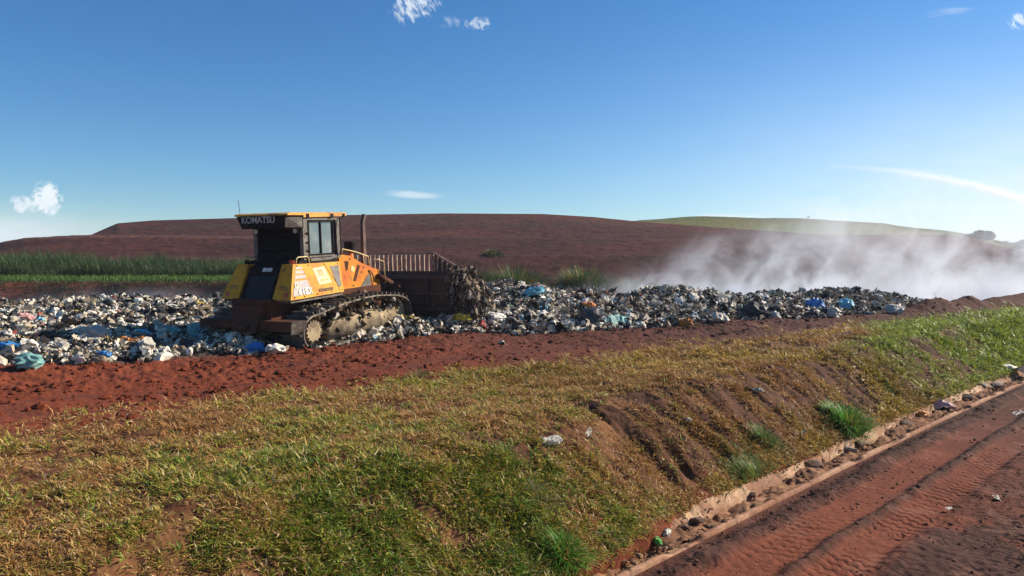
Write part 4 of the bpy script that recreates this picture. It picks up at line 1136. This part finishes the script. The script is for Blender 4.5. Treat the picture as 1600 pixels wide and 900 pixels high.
    for i in range(len(PV)): dist.append(dist[-1] + (PV[(i + 1) % len(PV)] - PV[i]).length)
    def at(d):
        d %= dist[-1]
        for i in range(len(PV)):
            if dist[i + 1] >= d:
                k = (d - dist[i]) / max(1e-6, dist[i + 1] - dist[i]); a, b = PV[i], PV[(i + 1) % len(PV)]; return a.lerp(b, k), (b - a).normalized()
    rnd = random.Random(3)
    for sg in (-1, 1):
        ya, yb = (-1.36, -.76) if sg < 0 else (.76, 1.36)
        bm = B(); nS = 50; pitch = dist[-1] / nS
        for i in range(nS):
            p, d = at(i * pitch); n = Vector((-d.z, 0, d.x));
            # outward normal: path runs rear-down-front-up (counter-clockwise seen from the right)
            n = -n if (p + n * .1 - Vector((2.2, 0, .45))).length < (p - Vector((2.2, 0, .45))).length else n
            h = pitch * .46
            def bx(a0, a1, b0, b1, y0, y1):
                q = [p + d * a + n * b for a, b in ((a0, b0), (a1, b0), (a1, b1), (a0, b1))]
                hexa(bm, [(v.x, y0, v.z) for v in q], [(v.x, y1, v.z) for v in q])
            bx(-h, h, 0, .035, ya, yb); bx(-h, -h + .035, .035, .10 + rnd.uniform(-.01, .01), ya + .01, yb - .01)
        tr = mk('track', bm, M_trk, DZ)
        yo = ya if sg < 0 else yb
        bm = B(); ring = [at(i * pitch / 2)[0] for i in range(nS * 2)]
        cen = Vector((2.2, 0, .45))
        for w0, w1, y0, y1 in ((-.075, .0, (ya + yb) / 2 - .1, (ya + yb) / 2 - .05), (-.075, .0, (ya + yb) / 2 + .05, (ya + yb) / 2 + .1), (.004, .038, min(yo, yo - sg * .02) + sg * .012, max(yo, yo - sg * .02) + sg * .012)):
            N = len(ring); vs = []
            for i in range(N):
                d = (ring[(i + 1) % N] - ring[i - 1]).normalized(); n = Vector((-d.z, 0, d.x)); n = -n if n.dot(ring[i] - cen) < 0 else n
                vs.append([bm.verts.new(((ring[i] + n * w).x, y, (ring[i] + n * w).z)) for w, y in ((w0, y0), (w1, y0), (w1, y1), (w0, y1))])
            for i in range(N):
                a, b = vs[i], vs[(i + 1) % N]
                for k in range(4): bm.faces.new((a[k], a[(k + 1) % 4], b[(k + 1) % 4], b[k]))
        mk('chain_rail', bm, M_rail, tr)
        # sprocket, idler, frame with dried mud
        bm = B(); cyl(bm, .44, .40, (ya + yb) / 2 - .04, (ya + yb) / 2 + .04, .36, teeth=13); mk('sprocket', bm, M_mud, tr)
        bm = B(); cyl(bm, .44, .40, min(yo, yo - sg * .26) + sg * -.02, max(yo, yo - sg * .26) + sg * -.02, .25, teeth=16); mk('final_drive', bm, M_mud, tr, .03)
        bm = B(); cyl(bm, 3.92, .42, (ya + yb) / 2 - .12, (ya + yb) / 2 + .12, .33, 28); mk('idler', bm, M_mud, tr, .02)
        bm = B(); prism(bm, [(.95, .14), (3.55, .16), (3.75, .30), (3.6, .56), (2.6, .62), (1.2, .52), (.95, .36)], (ya + yb) / 2 - .22, (ya + yb) / 2 + .22)
        bmesh.ops.subdivide_edges(bm, edges=bm.edges[:], cuts=9, use_grid_fill=True)
        for v in bm.verts:
            k = float(fbm(v.co.x * 3.1, v.co.z * 3.1 + v.co.y * 4, 4, 200)); v.co.y += sg * .07 * k * (abs(v.co.y) > .6); v.co.z += .03 * k
        mk('track_frame', bm, M_mud, tr, smooth=True)
        bm = B()
        for x in (1.15, 1.6, 2.05, 2.5, 2.95, 3.4): cyl(bm, x, .145, (ya + yb) / 2 - .16, (ya + yb) / 2 + .16, .105, 16)
        mk('rollers', bm, M_mud, tr)
        bm = B(); tube(bm, [(2.55, (ya + yb) / 2, .6), (2.6, (ya + yb) / 2, .84)], .06, 8); cyl(bm, 2.62, .82, (ya + yb) / 2 - .14, (ya + yb) / 2 + .14, .08, 14); mk('carrier_roller', bm, M_mud, tr)
    # mud and waste packed on the tracks
    r = np.random.default_rng(5)
    for sg in (-1, 1):
        n = 620; x = r.uniform(.5, 4.0, n); zt = np.interp(x, [.4, .9, 2.5, 4.1], [.80, .86, .97, .82]); up = r.random(n) < .55
        y = sg * np.where(up, r.uniform(.70, 1.34, n), r.uniform(1.02, 1.30, n)); z = np.where(up, zt + r.uniform(-.02, .03, n) - .05 + .05 * (np.abs(y) < 1.1), r.uniform(.25, .74, n))
        cc = np.where((r.random(n) < .12)[:, None], np.array([.5, .45, .38]), np.where((r.random(n) < .5)[:, None], np.array([.06, .05, .04]), np.array([.20, .15, .10]))) * r.uniform(.6, 1.2, n)[:, None]
        o = piece_mass('caked_mud', np.stack([x, y, z], -1), np.clip(r.gamma(2.2, .022, n), .02, .13), [crumple(1, 300 + s, .5, .7) for s in range(4)] + [sheet(s, 4) for s in range(40, 44)], cc); o.parent = DZ
        o.data.materials.clear(); o.data.materials.append(M_clod)
    # rear corner guards over the tracks
    bm = B(); hexa(bm, [(-.20, .16, .50), (.02, .16, .50), (.02, 1.42, .50), (-.20, 1.38, .50)], [(-.20, .16, .66), (.02, .16, .66), (.02, 1.42, .66), (-.20, 1.38, .66)]); mk('rear_guard', bm, M_hull, DZ, .02)
    bm = B(); hexa(bm, [(-.20, -1.22, .46), (.12, -1.34, .46), (.12, -.36, .46), (-.20, -.36, .46)], [(-.20, -1.26, .68), (.12, -1.38, .68), (.12, -.36, .68), (-.20, -.36, .68)]); g = mk('rear_guard', bm, M_hull, DZ, .02)
    bm = B(); hexa(bm, [(-.20, -1.222, .40), (.13, -1.345, .46), (.13, -1.40, .68), (-.20, -1.28, .69)], [(-.20, -1.26, .40), (.13, -1.38, .46), (.13, -1.43, .68), (-.20, -1.31, .69)]); mk('lit_guard_end', bm, M_rail, g)  # paler plate paints sunlight onto the end face of the right guard
    # ---- blade with trash rack, swung a little: right end forward
    bl = bpy.data.objects.new('blade', None); COL.objects.link(bl); bl.parent = DZ; bl.location = (5.25, 0, 0); bl.rotation_euler = (0, 0, R_(4))
    HWd = 2.12
    pr = [(.18, .14), (.06, .45), (0, .8), (.06, 1.15), (.16, 1.38)]
    outl = pr + [(x + .05, z) for x, z in pr[::-1]]
    bm = B(); prism(bm, outl, -HWd, HWd); mk('blade_plate', bm, M_rust, bl)
    bm = B()
    for z in (.36, .78, 1.22): box(bm, -.06, .05, -HWd + .05, HWd - .05, z - .05, z + .05)
    for y in (-2.0, -1.3, -.65, 0, .65, 1.3, 2.0): prism(bm, [(.0, .2), (-.12, .4), (-.14, .8), (-.1, 1.2), (.1, 1.36), (.1, .2)], y - .02, y + .02)
    mk('blade_ribs', bm, M_rust, bl)
    bm = B(); box(bm, .16, .24, -HWd, HWd, .02, .16); mk('cutting_edge', bm, M_rust, bl)
    bm = B()
    for sg in (-1, 1):
        bm = B(); prism(bm, [(-.02, .1), (.55, .1), (.45, .9), (.24, 1.44), (.12, 1.44), (-.02, .8)], sg * HWd, sg * (HWd + .035)); mk('end_plate', bm, M_rust, bl)
    def top(y): return 1.88 if abs(y) < 1.42 else 1.88 - (abs(y) - 1.42) * .55
    bm = B(); tube(bm, [(.16, -HWd, top(HWd)), (.16, -1.42, 1.88), (.16, 1.42, 1.88), (.16, HWd, top(HWd))], .028, 6)
    rack = mk('trash_rack', bm, M_tine, bl)
    for sg in (-1, 1):
        bm = B(); v = [(sg * HWd, 1.37), (sg * 1.42, 1.37), (sg * 1.42, 1.84), (sg * HWd, top(HWd) - .03)]
        hexa(bm, [(.19, v[0][0], v[0][1]), (.22, v[0][0], v[0][1]), (.22, v[1][0], v[1][1]), (.19, v[1][0], v[1][1])], [(.19, v[3][0], v[3][1]), (.22, v[3][0], v[3][1]), (.22, v[2][0], v[2][1]), (.19, v[2][0], v[2][1])]); mk('shaded_load_plate', bm, M_rust, rack)  # dark plate added for the shaded load behind the rack corners
    y = -HWd + .02
    i = 0
    while y < HWd:
        bm = B(); zt = top(y); prism(bm, [(.13, 1.36), (.17, 1.36), (.18, zt), (.14, zt)], y - .024, y + .024); mk('tine', bm, M_tine, rack); y += .145
    bm = B(); box(bm, .12, .19, -HWd + .02, HWd - .02, 1.345, 1.385); mk('rack_base', bm, M_rust, rack)
    bm = B()
    for sg in (-1, 1): tube(bm, [(3.0, sg * .62, .5), (4.6, sg * .7, .42), (5.2, sg * .8, .45)], .10, 8)
    tube(bm, [(4.5, -.75, .42), (4.5, .75, .42)], .1, 8); mk('push_frame', bm, M_hull, DZ)


build_dozer()


def blade_load():
    """waste pressed against and spilling over the right end of the blade"""
    Mx = DZ.matrix_world; n = 2600
    r = np.random.default_rng(9)
    y = r.uniform(-2.78, -2.05, n); x = 5.15 + r.uniform(-.1, 1.1, n) + .25 * (y + 2.1) * -1
    topz = np.interp(y, [-2.8, -2.65, -2.5, -2.3, -2.15, -2.05], [.35, .7, .95, 1.25, 1.42, 1.35]); z = topz * r.random(n) ** .6 + .05
    front = r.random(n) < .3
    y = np.where(front, r.uniform(-2.1, 2.0, n), y); x = np.where(front, 5.55 + r.uniform(0, .9, n), x)
    z = np.where(front, r.uniform(.1, 1.25 - .9 * (x - 5.5), n), z)
    P = np.array([Mx @ Vector((a, b, c)) for a, b, c in zip(x, y, z)])
    cc = np.array([(.07, .05, .04), (.18, .13, .09), (.30, .22, .15), (.42, .35, .26), (.03, .03, .03), (.5, .46, .38)])[r.choice(6, n, p=[.34, .32, .16, .04, .12, .02])] * r.uniform(.7, 1.2, n)[:, None]
    piece_mass('blade_load', P, np.clip(r.gamma(3, .026, n), .03, .18), [crumple(2, 3, .5)] + [(a * [.45, .8, 1.7], b) for a, b in [sheet(s) for s in range(20, 32)]], cc, 1.6, kind='stuff', category='waste',
               label='brown tangled waste spilling round the right end of the blade')


blade_load()
#END DOZER

#BEGIN TREES
# ------------------------------------------------------------------ distant trees
M_bark = material('bark', (.09, .07, .055), rough=.95)
M_leaf = material('tree_leaves', attr=True, rough=.8, spec=.2, transl=.2)


def far_tree(u, vb, d, hgt, rad, seed, lab, n=2600, flat=.45, low=.45, name='shade_tree'):
    r = np.random.default_rng(seed); x = (u - 800) / 1160 * d; z0 = 3 + (405 - vb) / 1160 * d
    root = bpy.data.objects.new(name, None); COL.objects.link(root); root.location = (x, d, z0); root['label'] = lab; root['category'] = 'tree'
    bm = bmesh.new(); tube(bm, [(0, 0, -1.5), (.1, 0, hgt * .3), (0, 0, hgt * .6)], hgt * .035, 8, hgt * .015)
    cs = []
    for k in range(9):
        a = r.uniform(0, 6.28); q = rad * r.uniform(.2, .78); c = (q * math.cos(a), q * math.sin(a), hgt * (low + (1 - low) * r.uniform(.35, .85) * (1 - .5 * (q / rad) ** 2)))
        cs.append((c, rad * r.uniform(.28, .42))); tube(bm, [(0, 0, hgt * r.uniform(.2, .4)), (c[0] * .5, c[1] * .5, c[2] * .7), c], hgt * .012, 6, hgt * .004)
    mk('trunk', bm, M_bark, root)
    P = []
    for c, q in cs:
        k = n // len(cs); v = r.normal(size=(k, 3)); v /= np.linalg.norm(v, axis=1)[:, None]; v *= (r.random(k) ** .4)[:, None] * q; v[:, 2] *= flat; P.append(v + c)
    P = np.concatenate(P); m_ = len(P); sz_ = rad * r.uniform(.03, .06, m_); Rm = rotmats(m_)
    q = np.array([(-1, -.6, 0), (1, -.6, 0), (1, .6, 0), (-1, .6, 0)], float); V = (np.einsum('nij,vj->nvi', Rm, q) * sz_[:, None, None] + P[:, None]).reshape(-1, 3)
    c = np.repeat(np.array([.06, .085, .035]) * r.uniform(.6, 1.4, m_)[:, None], 4, 0)
    me = np_mesh('crown', V, np.arange(m_ * 4), np.full(m_, 4), c); o = link('crown', me, M_leaf, root)
    return root


far_tree(1535, 386, 150, 3.6, 3.2, 1, 'rounded umbrella shaped tree, the largest on the far right ridge', 5200, .6, .25)
far_tree(1563, 388, 155, 1.7, 1.5, 2, 'small thin tree just right of the umbrella shaped tree', 700)
far_tree(1577, 390, 156, 1.5, 1.6, 3, 'lowest small tree on the far right ridge', 700)
far_tree(1612, 396, 160, 2.9, 3.2, 4, 'dark tree cut by the right edge of the picture', 2400, .6, .3)
far_tree(1262, 343.5, 172, .9, .5, 5, 'tiny lone tree on the crest of the grassy hill', 300)
#END TREES

#BEGIN SMOKE
# ------------------------------------------------------------------ smoke over the waste and a jet of water spray
def vol_mat(name, build, color=(.84, .89, .97), aniso=.35):
    mt = bpy.data.materials.new(name); mt.use_nodes = True; t = NT(mt.node_tree); t.n.clear()
    o = t.new('ShaderNodeOutputMaterial'); pv = t.new('ShaderNodeVolumePrincipled'); pv.inputs['Color'].default_value = (*color, 1); pv.inputs['Anisotropy'].default_value = aniso
    g = t.new('ShaderNodeNewGeometry'); d = build(t, g.outputs['Position']); t.l.new(d, pv.inputs['Density']); t.l.new(pv.outputs[0], o.inputs['Volume'])
    mt.cycles.volume_step_rate = 1.0
    return mt


def sepx(t, p):
    s = t.new('ShaderNodeSeparateXYZ'); t.l.new(p, s.inputs[0]); return s.outputs


def plume(t, p):
    x, y, z = sepx(t, p)
    mp = t.new('ShaderNodeMapping'); t.l.new(p, mp.inputs[0]); mp.vector_type = 'TEXTURE'; mp.inputs['Rotation'].default_value = (0, R_(44), 0); mp.inputs['Scale'].default_value = (2.1, 3.2, 2.9)
    n = t.noise(mp.outputs[0], 1.0, 6, .62, 1.6)
    mp2 = t.new('ShaderNodeMapping'); t.l.new(p, mp2.inputs[0]); mp2.inputs['Scale'].default_value = (.16, .1, .16); n2 = t.noise(mp2.outputs[0], 1.0, 2, .5)
    # top of the smoke by position along the heap
    cr = t.new('ShaderNodeFloatCurve'); cu = cr.mapping.curves[0]
    pts = [(0, .16), (.12, .28), (.20, .40), (.28, .54), (.36, .66), (.45, .78), (.58, .76), (.75, .74), (.88, .70), (1, .6)]
    cu.points[0].location = pts[0]; cu.points[1].location = pts[-1]
    for q in pts[1:-1]: cu.points.new(*q)
    cr.mapping.update()
    xs = t.math('SUBTRACT', x, t.math('MULTIPLY', z, .8)); xn = t.math('DIVIDE', t.math('ADD', xs, 2.0), 32.0, clamp=True); t.l.new(xn, cr.inputs['Value'])
    top = t.math('MULTIPLY', t.math('ADD', cr.outputs[0], t.math('MULTIPLY', t.math('SUBTRACT', n2, .5), .8)), 8.0)
    hh = t.ramp(t.math('DIVIDE', t.math('ADD', z, .5), t.math('MAXIMUM', top, .3)), 1.2, -.15)
    edge = t.math('MULTIPLY', t.ramp(xs, -1, 8, 0, 1), t.ramp(x, 44, 34))
    ye = t.math('MULTIPLY', t.ramp(y, 30.5, 33), t.ramp(y, 43, 38))
    dn = t.math('ADD', t.math('MULTIPLY', t.ramp(n, .46, .66), 2.6), .05)
    core = t.ramp(z, 2.6, .9, 1.0, 2.4)
    d = t.math('MULTIPLY', t.math('MULTIPLY', hh, dn), t.math('MULTIPLY', edge, ye))
    return t.math('MULTIPLY', t.math('MULTIPLY', d, core), .21)


def thin(t, p):
    x, y, z = sepx(t, p)
    mp = t.new('ShaderNodeMapping'); t.l.new(p, mp.inputs[0]); mp.vector_type = 'TEXTURE'; mp.inputs['Rotation'].default_value = (0, R_(40), 0); mp.inputs['Scale'].default_value = (2.2, 5, 4)
    n = t.noise(mp.outputs[0], 1.0, 4, .6, .4)
    d = t.math('MULTIPLY', t.ramp(n, .42, .75), t.ramp(z, 1.9, .0)); d = t.math('MULTIPLY', d, t.math('MULTIPLY', t.ramp(x, -29, -20), t.ramp(x, 6, 0)))
    return t.math('MULTIPLY', t.math('MULTIPLY', d, t.math('MULTIPLY', t.ramp(y, 30, 32), t.ramp(y, 37.5, 35.5))), .8)


def vbox(name, x0, x1, y0, y1, z0, z1, mt, lab):
    bm = bmesh.new(); box(bm, x0, x1, y0, y1, z0, z1); o = mk(name, bm, mt, None); o['kind'] = 'stuff'; o['label'] = lab; o['category'] = 'smoke'; return o


vbox('smoke', -2, 44, 30, 44, -1.2, 8.5, vol_mat('smoke_volume', plume), 'pale grey smoke drifting up behind the right half of the waste')
vbox('thin_smoke', -29, 6, 29.8, 37.6, -1.0, 2.2, vol_mat('thin_smoke_volume', thin, (.7, .72, .8)), 'thin bluish smoke hanging behind the waste on the left')


def curve_node(t, val, pts):
    cr = t.new('ShaderNodeFloatCurve'); cu = cr.mapping.curves[0]; cu.points[0].location = pts[0]; cu.points[1].location = pts[-1]
    for q in pts[1:-1]: cu.points.new(*q)
    cr.mapping.update(); t.l.new(val, cr.inputs['Value']); return cr.outputs[0]


def spray():
    """arc of water thrown from the right: a thin curved sheet of droplets"""
    def dens(t, p):
        x, y, z = sepx(t, p); xn = t.math('DIVIDE', t.math('SUBTRACT', x, 15.0), 16.0, clamp=True)
        zl = t.math('MULTIPLY', curve_node(t, xn, [(0, .865), (.15, .845), (.30, .80), (.47, .725), (.65, .61), (.82, .46), (1, .25)]), 8.4)
        wd = t.ramp(xn, 0, .5, .08, .12); mp = t.new('ShaderNodeMapping'); t.l.new(p, mp.inputs[0]); mp.inputs['Scale'].default_value = (.6, 1, 3.0)
        n = t.noise(mp.outputs[0], 1.2, 4, .6, .4)
        q = t.math('DIVIDE', t.math('ADD', t.math('SUBTRACT', z, zl), t.math('MULTIPLY', t.math('SUBTRACT', n, .5), .35)), wd)
        below = t.math('LESS_THAN', q, 0.0); q2 = t.math('MULTIPLY', t.math('MULTIPLY', q, q), t.math('SUBTRACT', 1.0, t.math('MULTIPLY', below, .7)))
        f = t.math('POWER', 2.718, t.math('MULTIPLY', q2, -1.0)); f = t.math('MULTIPLY', f, t.ramp(n, .25, .65, .35, 1.0))
        return t.math('MULTIPLY', t.math('MULTIPLY', f, t.ramp(xn, .0, .45, .12, 1.0)), 2.2)
    o = vbox('water_spray', 14.6, 32, 34.0, 34.6, 1.0, 8.0, vol_mat('spray_volume', dens, (.98, .99, 1.0), .2), 'white arc of water spray thrown across the sky at right'); o['category'] = 'water spray'
    def mist(t, p):
        x, y, z = sepx(t, p); mp = t.new('ShaderNodeMapping'); t.l.new(p, mp.inputs[0]); mp.inputs['Scale'].default_value = (.35, .3, .07); nn = t.noise(mp.outputs[0], 1.0, 3, .55)
        lim = t.math('SUBTRACT', 7.4, t.math('MULTIPLY', t.math('POWER', t.math('MAXIMUM', t.math('SUBTRACT', x, 15.5), .0), 1.5), .075))
        up = t.ramp(t.math('SUBTRACT', lim, z), -.1, 1.2)
        return t.math('MULTIPLY', t.math('MULTIPLY', t.ramp(nn, .3, .75, .3, 1.0), up), t.math('MULTIPLY', t.ramp(x, 12.5, 24), .09))
    b = vbox('spray_mist', 12, 36, 44.2, 48.5, -1, 11, vol_mat('mist_volume', mist, (.9, .93, 1.0), .5), 'faint mist of falling water droplets under the spray arc'); b['category'] = 'mist'


spray()

# ------------------------------------------------------------------ air
hz = bpy.data.materials.new('haze_air'); hz.use_nodes = True; hn = NT(hz.node_tree); hn.n.clear()
ho = hn.new('ShaderNodeOutputMaterial'); hv = hn.new('ShaderNodeVolumePrincipled'); hv.inputs['Color'].default_value = (.80, .87, 1, 1); hv.inputs['Density'].default_value = .0004; hv.inputs['Anisotropy'].default_value = .2
hn.l.new(hv.outputs[0], ho.inputs['Volume'])
o = vbox('haze', -5100, 5100, -5100, 5100, -3, 30, hz, 'thin bluish haze in the air over the far hills'); o['category'] = 'haze'
#END SMOKE
